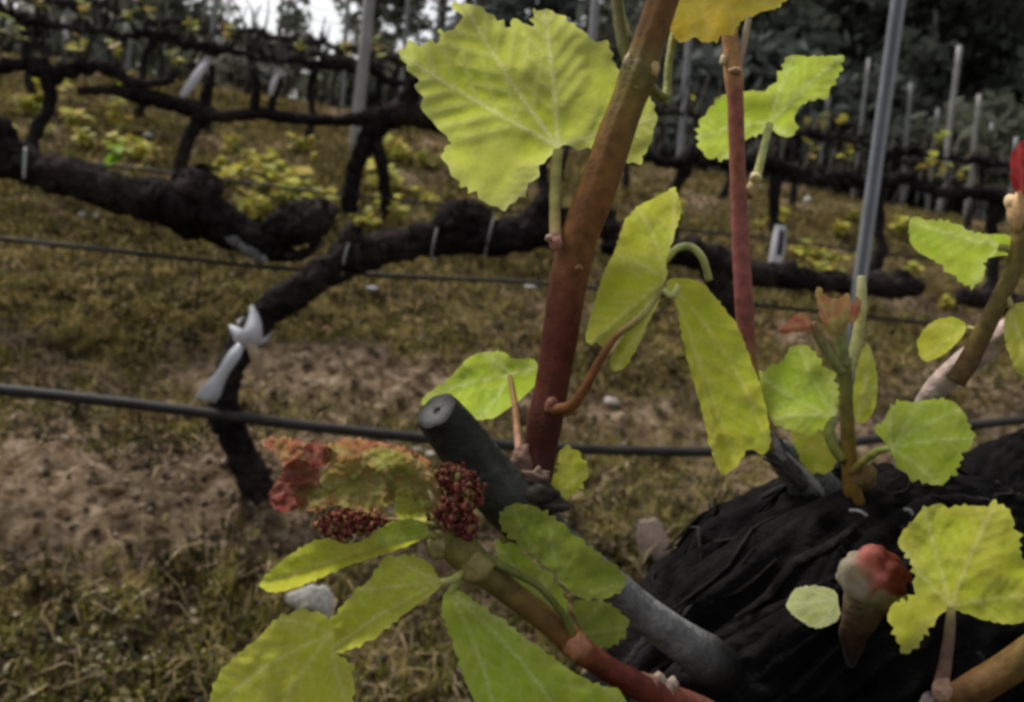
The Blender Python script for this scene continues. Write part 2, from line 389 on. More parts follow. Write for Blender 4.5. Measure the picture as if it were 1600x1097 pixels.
def clods(n, label):
    x, y = polar(n, .75, 3.2, .9); z = ground(x, y); s_ = .002 + .009 * rng.random(n) ** 3
    base = np.array([(0, 0, 1), (.95, 0, .2), (.3, .9, .2), (-.75, .55, .25), (-.8, -.55, .1), (.3, -.95, .2), (0, 0, -.6)], float)
    V = np.stack([x, y, z + s_ * .2], 1)[:, None, :] + base[None] * s_[:, None, None] * rng.uniform(.55, 1.3, (n, 7, 3))
    f = np.array([(0, 1, 2), (0, 2, 3), (0, 3, 4), (0, 4, 5), (0, 5, 1), (6, 2, 1), (6, 3, 2), (6, 4, 3), (6, 5, 4), (6, 1, 5)])
    F = (f[None] + 7 * np.arange(n)[:, None, None]).reshape(-1, 3)
    pal = np.array([(.05, .034, .02), (.1, .07, .045), (.16, .115, .075), (.03, .022, .014), (.19, .14, .1)]); C = np.repeat(pal[rng.choice(5, n, p=[.3, .28, .2, .17, .05])], 7, 0)
    tag(mk('soil_clods', (V.reshape(-1, 3), F, C), M_STONE, None, (0, 1, 0)), label, 'soil clods', kind='stuff')
clods(9000, 'crumbs and small clods of brown soil strewn over the ground')

# ------------------------------------------------------------------ leaves
PAL = {  # base, margin, vein, second pigment in blotches
    'green': ((.50, .50, .055), (.58, .56, .12), (.66, .65, .26), (.42, .47, .035)),
    'soft': ((.46, .485, .085), (.56, .57, .17), (.65, .66, .34), (.40, .46, .05)),
    'lime': ((.40, .48, .05), (.48, .52, .11), (.58, .64, .26), (.31, .43, .03)),
    'yellow': ((.49, .49, .04), (.58, .54, .09), (.62, .58, .17), (.38, .44, .03)),
    'gold': ((.58, .48, .05), (.62, .48, .07), (.6, .54, .14), (.6, .42, .03)),
    'pale': ((.42, .44, .17), (.62, .62, .4), (.58, .6, .36), (.36, .4, .12)),
    'deep': ((.23, .27, .04), (.3, .32, .07), (.36, .39, .13), (.17, .23, .025)),
    'red': ((.22, .05, .035), (.32, .09, .07), (.34, .17, .11), (.24, .15, .05)),
    'crimson': ((.22, .015, .015), (.3, .04, .04), (.3, .07, .06), (.15, .01, .012)),
    'rust': ((.22, .19, .05), (.34, .16, .08), (.34, .28, .12), (.26, .1, .05)),
}
def inside(poly, pts):
    x, y = pts[:, 0], pts[:, 1]; r = np.zeros(len(pts), bool); n = len(poly); j = n - 1
    for i in range(n):
        xi, yi = poly[i]; xj, yj = poly[j]
        c = ((yi > y) != (yj > y)) & (x < (xj - xi) * (y - yi) / (yj - yi + 1e-12) + xi); r ^= c; j = i
    return r
def segdist(p, a, b):
    ab = b - a; t = np.clip(((p - a) @ ab) / (ab @ ab + 1e-9), 0, 1)
    return np.linalg.norm(p - (a + t[:, None] * ab), axis=1), t
def leaf_geo(outline, attach, d, tilt=(0, 0), cup=0.0, fold=0.0, tips=None, pal='green', teeth=(20, 5), wave=.02, quilt=.035, sp=5.0, seed=0, mid=0, smoothing=1, droop=0.0, crumple=0.0):
    """blade from its outline and stalk point; tilt, cup, fold, wave and quilt give it relief in depth (fractions of its size)"""
    rs = np.random.default_rng(seed + 100)
    A = np.array(outline, float); at = np.array(attach, float)
    for _ in range(smoothing):
        nx_ = np.roll(A, -1, 0); A = np.stack([A * .8 + nx_ * .2, A * .2 + nx_ * .8], 1).reshape(-1, 2)
    area = .5 * np.sum(A[:, 0] * np.roll(A[:, 1], -1) - np.roll(A[:, 0], -1) * A[:, 1])
    if area < 0: A = A[::-1]
    L = np.linalg.norm(np.roll(A, -1, 0) - A, axis=1); cs = np.concatenate([[0], np.cumsum(L)]); n = max(24, int(cs[-1] / (sp * .75)))
    s = np.linspace(0, cs[-1], n, endpoint=False); A2 = np.concatenate([A, A[:1]])
    B = np.stack([np.interp(s, cs, A2[:, 0]), np.interp(s, cs, A2[:, 1])], 1)
    if teeth[1]:
        tg = np.roll(B, -1, 0) - np.roll(B, 1, 0); tg /= np.linalg.norm(tg, axis=1)[:, None] + 1e-9
        nr = np.stack([tg[:, 1], -tg[:, 0]], 1)
        k = max(3, round(cs[-1] / teeth[0])); ph = s / cs[-1] * k + .32 * np.sin(s / teeth[0] * 1.7 + seed) + .2 * np.sin(s / teeth[0] * .6 + 2 * seed); fr = ph % 1
        amp = .15 + 1.7 * rs.random(k + 6)[np.floor(ph).astype(int) + 2] ** 1.5
        tooth = np.where(fr < .62, fr / .62, (1 - fr) / .38) - .4
        near = np.clip(np.linalg.norm(B - at, axis=1) / (3 * teeth[0]), 0, 1)
        B = B + nr * (tooth * amp * teeth[1] * near)[:, None]
    lo, hi = B.min(0), B.max(0); size = math.sqrt(abs(area))
    ga, gb = np.meshgrid(np.arange(lo[0], hi[0], sp), np.arange(lo[1], hi[1], sp))
    g = np.stack([ga.ravel(), gb.ravel()], 1) + rs.uniform(-.3, .3, (ga.size, 2)) * sp
    g = g[inside(B, g)]
    if len(g):
        db = np.min(np.linalg.norm(g[:, None, :] - B[None], axis=2), axis=1); g = g[db > sp * .6]
    pts = [Vector((float(a), float(b))) for a, b in np.concatenate([B, g])]
    ed = [(i, (i + 1) % n) for i in range(n)]
    vo, _, fo, *_r = delaunay_2d_cdt(pts, ed, [list(range(n))], 1, 1e-4)
    V2 = np.array([(v[0], v[1]) for v in vo])
    # veins
    if tips is None:
        q = B - at; rad = np.linalg.norm(q, axis=1); tips = []
        for i in np.argsort(-rad):
            an = q[i] / (rad[i] + 1e-9)
            if rad[i] > .45 * rad.max() and all(an @ ((np.array(t) - at) / np.linalg.norm(np.array(t) - at)) < .83 for t in tips): tips.append(tuple(B[i]))
            if len(tips) == 5: break
    dm = np.full(len(V2), 1e9); vv = np.zeros(len(V2)); rad = np.linalg.norm(V2 - at, axis=1); R = np.max(rad)
    for t in tips:
        t = np.array(t, float); dv = t - at; Lm = np.linalg.norm(dv); u = dv / Lm; pn = np.array([-u[1], u[0]])
        bend = rs.uniform(-.06, .06) * Lm
        prev = at
        for k in range(1, 5):
            f = k / 4; nxp = at + dv * f + pn * bend * math.sin(math.pi * f)
            dd, tt = segdist(V2, prev, nxp); w = max(2.4, size * .011 * (1.15 - .75 * f)); vv = np.maximum(vv, np.exp(-(dd / w) ** 2)); dm = np.minimum(dm, dd); prev = nxp
        for k in range(1, 7):
            f = .12 + .13 * k; b0 = at + dv * f + pn * bend * math.sin(math.pi * f)
            for sg in (-1, 1):
                e = b0 + (u * .75 + pn * sg * .72) * Lm * .36 * (1.05 - .6 * f)
                dd, tt = segdist(V2, b0, e); vv = np.maximum(vv, .34 * np.exp(-(dd / max(2.6, size * .011)) ** 2)); dm = np.minimum(dm, dd * 1.15)
    q = V2 - at; u0 = (np.array(tips[mid]) - at); u0 = u0 / np.linalg.norm(u0); across = np.abs(q @ np.array([-u0[1], u0[0]]))
    along = q @ u0
    nz = fbm(np.concatenate([V2 / size * 2.6, np.full((len(V2), 1), seed * 1.7)], 1), 3, seed) - .5
    nf = fbm(np.concatenate([V2 / size * 7, np.full((len(V2), 1), seed * 2.7)], 1), 2, seed + 3) - .5
    bulge = np.clip(dm / (size * .06), 0, 1)
    ang = np.arctan2(q[:, 1], q[:, 0])
    h = quilt * 1.1 * bulge * size * .35 + wave * size * np.sin(ang * 4 + seed) * (rad / R) ** 2 + .2 * size * nz + .032 * size * nf
    if crumple:
        cr = np.abs(fbm(np.concatenate([V2 / size * 5, np.full((len(V2), 1), seed * 3.1)], 1), 2, seed + 8) - .5) * 4
        h = h + crumple * size * cr
    h = h + cup * size * (rad / R) ** 2 + fold * across + droop * size * (np.maximum(along, 0) / R) ** 2
    dep = d + (tilt[0] * q[:, 0] + tilt[1] * q[:, 1] + h * -1.0) * d / FPX
    W = CAM + (FW[None] + RT[None] * ((V2[:, :1] - PW / 2) / FPX) - UP[None] * ((V2[:, 1:] - PH / 2) / FPX)) * dep[:, None]
    base, edge, vein, alt = (np.array(c) for c in PAL[pal])
    db = np.min(np.linalg.norm(V2[:, None, :] - B[None, ::2], axis=2), axis=1)
    e = np.exp(-db / (size * .05))[:, None] * .55
    mot = (1 + .3 * nz + .35 * nf)[:, None]
    bl = np.clip((1.6 * nz + 1.2 * nf) * 2.2 + .45, 0, 1)[:, None]; C = (base * (1 - bl) + alt * bl) * mot; C = C * (1 - e) + edge * e; v = (vv * .7)[:, None]; C = C * (1 - v) + vein * v
    return (W, [tuple(f) for f in fo], np.clip(C, 0, 1)), P(attach[0], attach[1], d)
def leaf(parent, *a, label=None, name='leaf', **k):
    g, org = leaf_geo(*a, **k)
    o = mk(name, g, M_LEAF, parent, org)
    if label: o['label'] = label
    return o
def pstem(pts, default=(.2, .2, .05)):
    """pixel path -> tube path; rows (px, py, distance, radius in px[, colour])"""
    out = []
    for p in pts:
        w = P(p[0], p[1], p[2]); c = p[4] if len(p) > 4 else default
        out.append((*w, p[3] * p[2] / FPX, *c))
    return out
def stem(parent, pts, name='petiole', mat=None, n=10, sub=7, default=(.25, .26, .07), amp=.06, seed=0, jit=0.0):
    g = tube(pstem(pts, default), n, sub, disp=bark_disp(amp, 1.6, 30, seed, amp, 1.0), jit=jit, seed=seed)
    return mk(name, g, mat or M_STEM, parent, P(*pts[0][:3]))

# ------------------------------------------------------------------ trees beyond the brow of the slope
def tree(name, x, y, h, cw, col, seed, label, kind='round', cat='tree', dens=1.0, low=.15):
    rs = np.random.default_rng(seed); b = gz((x, y)); b[2] -= .05
    t = thing(name, b, label, cat, 'trees beyond the top of the vineyard')
    bc = (.16, .14, .12)
    top = b + np.array([rs.uniform(-.3, .3), rs.uniform(-.3, .3), h])
    mids = [b + (top - b) * f + np.array([rs.uniform(-.12, .12), rs.uniform(-.1, .1), 0]) * h * .12 * (f > 0) for f in (0, .3, .6, .95)]
    r0 = .018 * h + .05
    gs = [tube([(*m, r0 * (1 - .85 * f), *bc) for m, f in zip(mids, (0, .3, .6, .95))], 8, 5, disp=bark_disp(.1, 2, 4, seed, .1))]
    centers = []
    nl = 26 if kind == 'cone' else 20
    for i in range(nl):
        f = low + (1 - low) * (i + rs.random()) / nl; a = rs.uniform(0, 2 * math.pi)
        c0 = b + (top - b) * f
        if kind == 'cone': L = cw * (1.05 - f) * rs.uniform(.6, 1.15); dz = -.1 * L
        else: L = cw * math.sqrt(max(.05, 1 - (2 * (f - low) / (1 - low) - 1) ** 2)) * rs.uniform(.45, 1.1); dz = .35 * L
        e = c0 + np.array([math.cos(a) * L, math.sin(a) * L, dz])
        gs.append(tube([(*c0, r0 * .3 * (1 - .6 * f), *bc), (*((c0 + e) / 2 + np.array([0, 0, .06 * L])), r0 * .16, *bc), (*e, r0 * .05, *bc)], 5, 3))
        for g in (.45, .75, 1.0): centers.append((c0 + (e - c0) * g, .20 * cw + .13 * L, rs.uniform(.6, 1.3)))
    mk('trunk', join(gs), M_TRUNK, t, b)
    V = []; C = []
    for c, r, sh in centers:
        n = int(62 * dens * (r / .5) ** 1.2)
        p = rs.normal(0, .5, (n, 3)) * r * np.array([1, 1, .75]); q = c + p
        s = rs.uniform(.05, .13, n)[:, None] * (1 + .06 * h / 4)
        d1 = rs.normal(size=(n, 3)); d1 /= np.linalg.norm(d1, axis=1)[:, None]
        d2 = np.cross(d1, rs.normal(size=(n, 3))); d2 /= np.linalg.norm(d2, axis=1)[:, None]
        V.append(np.stack([q - d1 * s, q + d2 * s * .55, q + d1 * s, q - d2 * s * .5], 1).reshape(-1, 3))
        C.append(np.repeat(np.array(col)[None] * sh * rs.uniform(.7, 1.3, n)[:, None], 4, 0))
    V = np.concatenate(V); C = np.concatenate(C); n = len(V) // 4
    F = np.arange(n * 4).reshape(n, 4)
    mk('crown', (V, F, C), M_CROWN, t, b + np.array([0, 0, h * .5]), smooth=False)
DK, MD, PL, BL = (.085, .092, .072), (.12, .13, .09), (.24, .25, .2), (.11, .125, .11)  # DK: dark foliage lifted, haze put into its colour
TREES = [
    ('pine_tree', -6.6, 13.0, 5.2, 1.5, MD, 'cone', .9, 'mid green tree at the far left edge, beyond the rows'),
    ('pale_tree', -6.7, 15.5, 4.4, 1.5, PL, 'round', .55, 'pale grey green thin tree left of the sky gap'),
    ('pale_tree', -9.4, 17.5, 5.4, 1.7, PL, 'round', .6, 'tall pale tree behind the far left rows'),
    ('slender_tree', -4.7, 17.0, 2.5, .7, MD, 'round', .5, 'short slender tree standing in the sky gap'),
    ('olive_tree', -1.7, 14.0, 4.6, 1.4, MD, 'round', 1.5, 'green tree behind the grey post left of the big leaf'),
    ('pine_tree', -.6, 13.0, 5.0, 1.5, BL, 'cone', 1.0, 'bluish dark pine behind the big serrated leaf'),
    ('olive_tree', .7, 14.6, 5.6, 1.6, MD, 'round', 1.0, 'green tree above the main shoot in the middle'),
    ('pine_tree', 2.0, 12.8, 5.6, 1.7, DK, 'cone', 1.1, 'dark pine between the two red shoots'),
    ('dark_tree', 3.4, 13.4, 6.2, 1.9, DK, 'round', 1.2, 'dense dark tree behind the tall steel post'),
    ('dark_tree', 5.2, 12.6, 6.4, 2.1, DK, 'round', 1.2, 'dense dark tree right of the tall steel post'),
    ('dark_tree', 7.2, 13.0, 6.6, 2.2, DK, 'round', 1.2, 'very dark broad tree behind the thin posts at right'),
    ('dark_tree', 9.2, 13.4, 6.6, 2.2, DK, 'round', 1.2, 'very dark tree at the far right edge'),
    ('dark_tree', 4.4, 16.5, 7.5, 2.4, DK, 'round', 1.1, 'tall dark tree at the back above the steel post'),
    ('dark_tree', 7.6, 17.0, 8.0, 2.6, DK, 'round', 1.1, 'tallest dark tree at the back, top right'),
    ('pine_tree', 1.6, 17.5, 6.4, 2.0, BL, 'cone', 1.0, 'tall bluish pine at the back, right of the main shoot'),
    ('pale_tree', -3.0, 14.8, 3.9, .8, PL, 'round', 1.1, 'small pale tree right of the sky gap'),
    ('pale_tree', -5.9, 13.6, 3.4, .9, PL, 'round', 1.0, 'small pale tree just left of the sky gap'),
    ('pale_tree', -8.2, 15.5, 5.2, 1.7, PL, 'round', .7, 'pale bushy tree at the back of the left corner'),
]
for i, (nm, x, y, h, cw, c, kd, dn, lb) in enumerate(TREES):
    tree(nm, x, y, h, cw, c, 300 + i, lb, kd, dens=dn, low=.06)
for i, x in enumerate(np.arange(2.2, 11, 1.25)):
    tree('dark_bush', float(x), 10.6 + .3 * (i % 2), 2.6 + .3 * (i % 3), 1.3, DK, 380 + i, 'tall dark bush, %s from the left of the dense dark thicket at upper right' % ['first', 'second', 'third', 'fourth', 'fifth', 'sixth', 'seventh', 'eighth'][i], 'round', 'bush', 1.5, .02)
hx = np.linspace(-90, 120, 150); hy = np.linspace(22, 95, 60); HX, HY = np.meshgrid(hx, hy)
hq = np.stack([HX.ravel(), HY.ravel(), 0 * HX.ravel()], 1); rise = 1 / (1 + np.exp(-(HY - 42) / 6))
hz_ = 1.0 + rise * (3.0 + 11.5 / (1 + np.exp(-(HX - 2) / 4))) + rise * ((fbm(hq * .55, 3, 7).reshape(HX.shape) - .5) * 3.0)
hi = (np.arange(59)[:, None] * 150 + np.arange(149)[None]).ravel()
hcol = np.array([(.05, .06, .035)]) * (.5 + 1.2 * fbm(hq * .9, 3, 3))[:, None]
tag(mk('wooded_hill', (np.stack([HX.ravel(), HY.ravel(), hz_.ravel()], 1), np.stack([hi, hi + 1, hi + 151, hi + 150], 1), hcol), M_CROWN, None, (0, 50, 0)), kind='structure')
# scrub along the brow
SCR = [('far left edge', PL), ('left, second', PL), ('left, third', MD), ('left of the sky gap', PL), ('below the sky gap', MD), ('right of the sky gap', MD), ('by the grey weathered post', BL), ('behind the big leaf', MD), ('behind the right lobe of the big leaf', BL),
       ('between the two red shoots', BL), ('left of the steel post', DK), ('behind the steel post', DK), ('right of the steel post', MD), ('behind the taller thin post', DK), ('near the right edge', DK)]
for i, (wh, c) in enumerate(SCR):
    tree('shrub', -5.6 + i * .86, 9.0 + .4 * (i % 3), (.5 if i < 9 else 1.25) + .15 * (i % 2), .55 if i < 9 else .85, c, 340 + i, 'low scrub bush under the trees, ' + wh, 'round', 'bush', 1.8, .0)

# ------------------------------------------------------------------ vineyard rows behind
BK = (.014, .0115, .011); BK2 = (.028, .022, .019)
def mini_leaf(c, dr, nr, s, col, rs):
    dr = dr / np.linalg.norm(dr); nr = nr - dr * (nr @ dr); nr /= np.linalg.norm(nr); sd_ = np.cross(dr, nr)
    pr = [(0, 0, 0), (-.15, .35, .05), (.1, .62, .14), (.38, .46, .1), (.62, .55, .12), (.75, .28, .05), (1.05, 0, -.08),
          (.75, -.28, .05), (.62, -.55, .12), (.38, -.46, .1), (.1, -.62, .14), (-.15, -.35, .05)]
    V = np.array([c + s * (dr * a + sd_ * b + nr * (k + rs.uniform(-.05, .05))) for a, b, k in pr])
    V = np.concatenate([V, [c + s * dr * .35]])
    return V, [(12, i, (i + 1) % 12) for i in range(12)], np.tile(np.array(col) * rs.uniform(.8, 1.2), (13, 1))
def tuft(base, size, n, rs, cols, up=1.0):
    gs = []; top = base + np.array([rs.uniform(-.2, .2), rs.uniform(-.2, .2), up]) * size * 1.2
    gs.append(tube([(*base, size * .06, .2, .15, .05), (*((base + top) / 2), size * .05, .22, .2, .06), (*top, size * .03, .25, .26, .07)], 5, 3))
    for i in range(n):
        f = (i + .6) / n; c = base + (top - base) * f; a = rs.uniform(0, 2 * math.pi)
        d = np.array([math.cos(a), math.sin(a), rs.uniform(-.2, .7)]); c = c + d * size * .15
        gs.append(mini_leaf(c, d, np.array([rs.uniform(-.5, .5), rs.uniform(-.7, .1), 1]), size * rs.uniform(.5, .9), cols[rs.integers(0, len(cols))], rs))
    return join(gs)
SHOOTC = [(.3, .3, .05), (.38, .34, .05), (.24, .28, .05), (.34, .24, .07)]
def rowpt(k, t, z=0.0, off=0.0):
    p = np.array([0, ROWY[k], 0]) + RU * t + RN * off; p = gz(p); p[2] += z; return p
def tpx(k, px, py=300):
    w, d = RP(k, px, py); return float((w - np.array([0, ROWY[k], 0])) @ RU)
def row_vine(k, t, seed, label, hc=.42, half=.5, rad=.02, leaves=4, fork=False, name='grapevine', lean=None, twigs=0, far=False):
    BK, BK2 = ((.03, .027, .025), (.05, .045, .04)) if far else ((.016, .0135, .013), (.028, .024, .021))  # far rows lighter and greyer: haze put into the bark colour
    rs = np.random.default_rng(seed); b = rowpt(k, t, -.02)
    v = thing(name, b, label, 'grapevine', 'vines in the rows behind')
    ln = rs.uniform(-.07, .07) if lean is None else lean
    top = rowpt(k, t + ln, hc)
    m1 = b + (top - b) * .35 + RU * rs.uniform(-.03, .03) + RN * rs.uniform(-.02, .02); m2 = b + (top - b) * .7 + RU * rs.uniform(-.04, .04)
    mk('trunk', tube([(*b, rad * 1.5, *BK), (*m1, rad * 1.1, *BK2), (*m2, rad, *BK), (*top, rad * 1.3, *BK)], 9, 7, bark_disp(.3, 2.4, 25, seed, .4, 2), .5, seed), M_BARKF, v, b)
    if fork:
        b2 = rowpt(k, t + .14, -.02)
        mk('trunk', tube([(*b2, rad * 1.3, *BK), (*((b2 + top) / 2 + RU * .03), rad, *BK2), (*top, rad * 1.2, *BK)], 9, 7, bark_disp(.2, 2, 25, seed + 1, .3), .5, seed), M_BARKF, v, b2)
    for sg in (-1, 1):
        L = half * rs.uniform(.82, 1.0); pts = []
        for f in (0, .15, .4, .7, 1.0):
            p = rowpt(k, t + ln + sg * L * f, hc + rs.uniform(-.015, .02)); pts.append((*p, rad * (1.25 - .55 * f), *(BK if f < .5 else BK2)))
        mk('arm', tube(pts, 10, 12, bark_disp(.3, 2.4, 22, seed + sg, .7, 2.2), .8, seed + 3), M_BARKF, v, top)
        for f in (.3, .55, .8, .98):
            if rs.random() < .25: continue
            p = rowpt(k, t + ln + sg * L * f, hc + rad * .5); e = p + np.array([rs.uniform(-.02, .02), rs.uniform(-.02, .02), rs.uniform(.035, .07)])
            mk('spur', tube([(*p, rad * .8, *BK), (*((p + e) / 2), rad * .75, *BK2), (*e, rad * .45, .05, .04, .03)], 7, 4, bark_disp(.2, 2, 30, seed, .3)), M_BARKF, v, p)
            if rs.random() < leaves / 8:
                mk('shoot', tuft(e, rs.uniform(.04, .07), rs.integers(3, 6), rs, SHOOTC), M_WEED, v, e)
    for i in range(twigs):
        q = rs.uniform(-1, 1); p = rowpt(k, t + ln + q * half * .95, hc); up_ = rs.random() < .6
        e = p + RU * rs.normal(0, .05) + RN * rs.normal(0, .04) + np.array([0, 0, rs.uniform(.08, .3) if up_ else -rs.uniform(.15, .36)])
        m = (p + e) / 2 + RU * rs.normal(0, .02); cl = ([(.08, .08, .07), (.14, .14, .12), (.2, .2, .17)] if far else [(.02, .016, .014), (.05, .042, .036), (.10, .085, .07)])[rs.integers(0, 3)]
        mk('twig', tube([(*p, .007, *cl), (*m, .0055, *cl), (*e, .0035, *cl)], 5, 3), M_BARKF, v, p)
    return v
def gnarl(seed):
    def f(th, s, r):
        k = 1 / np.maximum(r.mean(), 1e-4)
        q = np.stack([np.cos(th), np.sin(th), s * k * .55], 1); w = fbm(q * 1.3, 2, seed + 9) - .5
        g = 1 - np.abs(2 * fbm(np.stack([np.cos(th + w) * 3.2, np.sin(th + w) * 3.2, s * k * .5], 1), 3, seed) - 1)
        return .30 * (g ** 2 - .5) + .5 * (fbm(q * 1.2, 2, seed + 4) - .5) + .35 * (fbm(q * 5, 2, seed + 6) - .5)
    return f
def pix_vine(k, b_px, paths, label, seed, shoots=(), leafs=SHOOTC, off=0.0):
    """vine of row k laid along points of that row: paths = list of (part name, [(px, py, radius px, forward offset)])"""
    rs = np.random.default_rng(seed); w, d = RP(k, *b_px, off); b = gz(w)
    v = thing('grapevine', b, label, 'grapevine', 'vines in the rows behind')
    for i, (nm, pts) in enumerate(paths):
        out = []
        for q in pts:
            w, d = RP(k, q[0], q[1], off + (q[3] if len(q) > 3 else 0)); c = q[4] if len(q) > 4 else (BK if rs.random() < .6 else BK2)
            out.append([*w, q[2] * d / FPX * {2: .88, 3: .88, 4: .78}[k], *c])
        if nm == 'trunk':
            g = gz(out[0][:3]); 
            if out[0][2] > g[2] - .01: out.insert(0, [g[0], g[1], g[2] - .03, out[0][3] * 1.25, *BK])
        mk(nm, tube(out, 30, 20, gnarl(seed + i), .2, seed + i), M_BARKF, v, out[0][:3])
    for (px, py, s) in shoots:
        w, d = RP(k, px, py, off); w = np.array(w)
        mk('shoot', tuft(w, s * d / FPX, rs.integers(3, 6), rs, leafs), M_WEED, v, w)
    return v
GREY = (.16, .16, .155)
# second row: the vine with the white tie
pix_vine(2, (440, 850), [
    ('trunk', [(432, 850, 30), (405, 775, 27), (372, 700, 25), (347, 645, 24), (358, 585, 22), (392, 522, 24), (425, 482, 25), (460, 458, 24)]),
    ('arm', [(440, 472, 24), (490, 436, 26), (545, 402, 28), (610, 388, 27), (690, 372, 28), (760, 372, 27), (830, 362, 30), (880, 352, 30), (960, 350, 24)]),
    ('spur', [(560, 400, 26), (548, 374, 22), (556, 358, 14)]), ('spur', [(700, 372, 28), (705, 345, 30), (735, 335, 24), (760, 345, 16)]),
    ('spur', [(835, 362, 28), (850, 330, 24), (858, 300, 18)]), ('spur', [(925, 352, 22), (940, 325, 18)])],
    'dark vine with a white tie, its one arm bent to the right', 501)
for i, (px, py, dx) in enumerate([(545, 404, 9), (682, 376, 6), (765, 372, 5)]):
    w, d = RP(2, px, py); k_ = d / FPX; loop = [w + (UP * math.cos(a) * 1.05 - FW * math.sin(a) + RT * .25 * math.cos(a)) * 31 * k_ for a in np.linspace(0, 2 * math.pi, 13)]
    tag(mk('wire_tie', tube([(*q, 1.6 * k_, .22, .21, .2) for q in loop], 6, 3), M_STEEL, None, w), 'thin grey wire loop round the bent vine arm, %s from the white tie' % ['nearest', 'second', 'third'][i], 'wire tie', 'wire loops on the vine arm')
w, d = RP(3, 40, 255, -.06); k_ = d / FPX
tag(mk('wire_tie', tube([(*(w + UP * 24 * k_), 2.6 * k_, .3, .3, .28), (*(w - FW * .004), 2.6 * k_, .3, .3, .28), (*(w - UP * 24 * k_ - RT * 3 * k_), 2.4 * k_, .3, .3, .28)], 6, 4), M_STEEL, None, w), 'pale clip across the thick old arm at far left', 'wire tie')
# third row, left: thick old arm
pix_vine(3, (-150, 560), [
    ('trunk', [(-140, 520, 50), (-130, 380, 46), (-100, 270, 46), (-60, 222, 44)]),
    ('arm', [(-70, 224, 42), (0, 240, 36), (60, 262, 29), (120, 282, 32), (190, 304, 34), (250, 318, 36), (305, 330, 44), (345, 352, 34), (400, 378, 27), (440, 396, 14)]),
    ('spur', [(300, 325, 36), (312, 298, 36), (318, 276, 22)]), ('spur', [(420, 378, 22), (455, 352, 32), (490, 340, 34), (522, 330, 10)]),
    ('spur', [(8, 240, 24), (-2, 205, 22), (-6, 182, 10)]), ('spur', [(440, 400, 12), (480, 395, 8), (500, 370, 6)]),
    ('spur', [(345, 366, 9, -.03, GREY), (385, 388, 11, -.03, GREY), (415, 410, 8, -.03, GREY)])],
    'thick old dark vine arm crossing the left side, two rows behind', 502, [(180, 262, 26)], [(.2, .34, .04), (.26, .36, .05)])
pix_vine(3, (1130, 580), [
    ('trunk', [(1120, 575, 26), (1128, 500, 24), (1120, 440, 24), (1112, 405, 26)]),
    ('arm', [(1112, 405, 24), (1060, 392, 22), (1000, 388, 20), (940, 378, 18)]), ('arm', [(1112, 402, 24), (1170, 425, 20), (1240, 434, 20), (1320, 442, 18), (1400, 446, 20), (1440, 450, 12)]),
    ('spur', [(1090, 398, 20), (1080, 380, 16)]), ('spur', [(1235, 430, 16), (1232, 408, 12)]), ('spur', [(1400, 446, 16), (1412, 425, 10)])],
    'dark low vine just left of the tall steel post, behind the red shoot', 503, [(1255, 405, 18), (1290, 420, 16)])
pix_vine(3, (1750, 700), [
    ('trunk', [(1740, 680, 26), (1730, 580, 24), (1720, 500, 24)]), ('arm', [(1720, 500, 24), (1640, 485, 20), (1560, 470, 18), (1500, 462, 14)]),
    ('spur', [(1570, 470, 16), (1566, 440, 12)])], 'dark vine arm at the right edge behind the pink cane', 504)
# fourth row
pix_vine(4, (280, 300), [
    ('trunk', [(276, 290, 12), (290, 228, 12), (308, 195, 13), (316, 172, 14)]), ('arm', [(314, 172, 14), (280, 164, 15), (245, 156, 15), (205, 146, 14), (170, 140, 9), (120, 142, 8)]),
    ('arm', [(314, 174, 13), (350, 182, 11), (400, 178, 11), (450, 184, 11), (520, 190, 10)]), ('spur', [(316, 172, 9), (322, 140, 8), (330, 118, 6)]), ('spur', [(215, 148, 12), (208, 124, 7)]),
    ('spur', [(395, 178, 9), (402, 135, 8), (395, 105, 6)]), ('spur', [(420, 180, 7), (432, 140, 6), (440, 120, 5)])],
    'dark vine with curved trunk and white tie, left of the grey wooden post', 505, [(180, 205, 24), (172, 172, 16)])
pix_vine(4, (548, 350), [
    ('trunk', [(545, 345, 14), (552, 270, 15), (575, 215, 18), (600, 185, 22)]), ('trunk', [(602, 330, 10), (598, 270, 11), (590, 220, 12), (600, 190, 16)]),
    ('arm', [(600, 186, 22), (560, 186, 13), (520, 190, 9)]), ('arm', [(600, 182, 24), (640, 178, 22), (690, 196, 14), (780, 215, 12)]), ('spur', [(625, 178, 20), (640, 150, 18), (648, 120, 9)])],
    'dark forked vine with two trunks just left of the big leaf', 506, [(600, 330, 22), (566, 345, 18)])
row_vine(4, tpx(4, 40), 511, 'dark vine at the left edge below the top rail of vines', leaves=7, half=.45)
for i, (px, lb) in enumerate([(860, 'dark vine of the fourth row behind the petiole of the big leaf'), (1058, 'dark vine between the main shoot and second red shoot'),
                              (1235, 'dark vine with a white sleeve right of the second red shoot'), (1390, 'dark vine just right of the tall steel post'), (1580, 'dark vine at the right edge behind the red bud')]):
    row_vine(4, tpx(4, px), 520 + i, lb, leaves=3, half=.42, rad=.022)
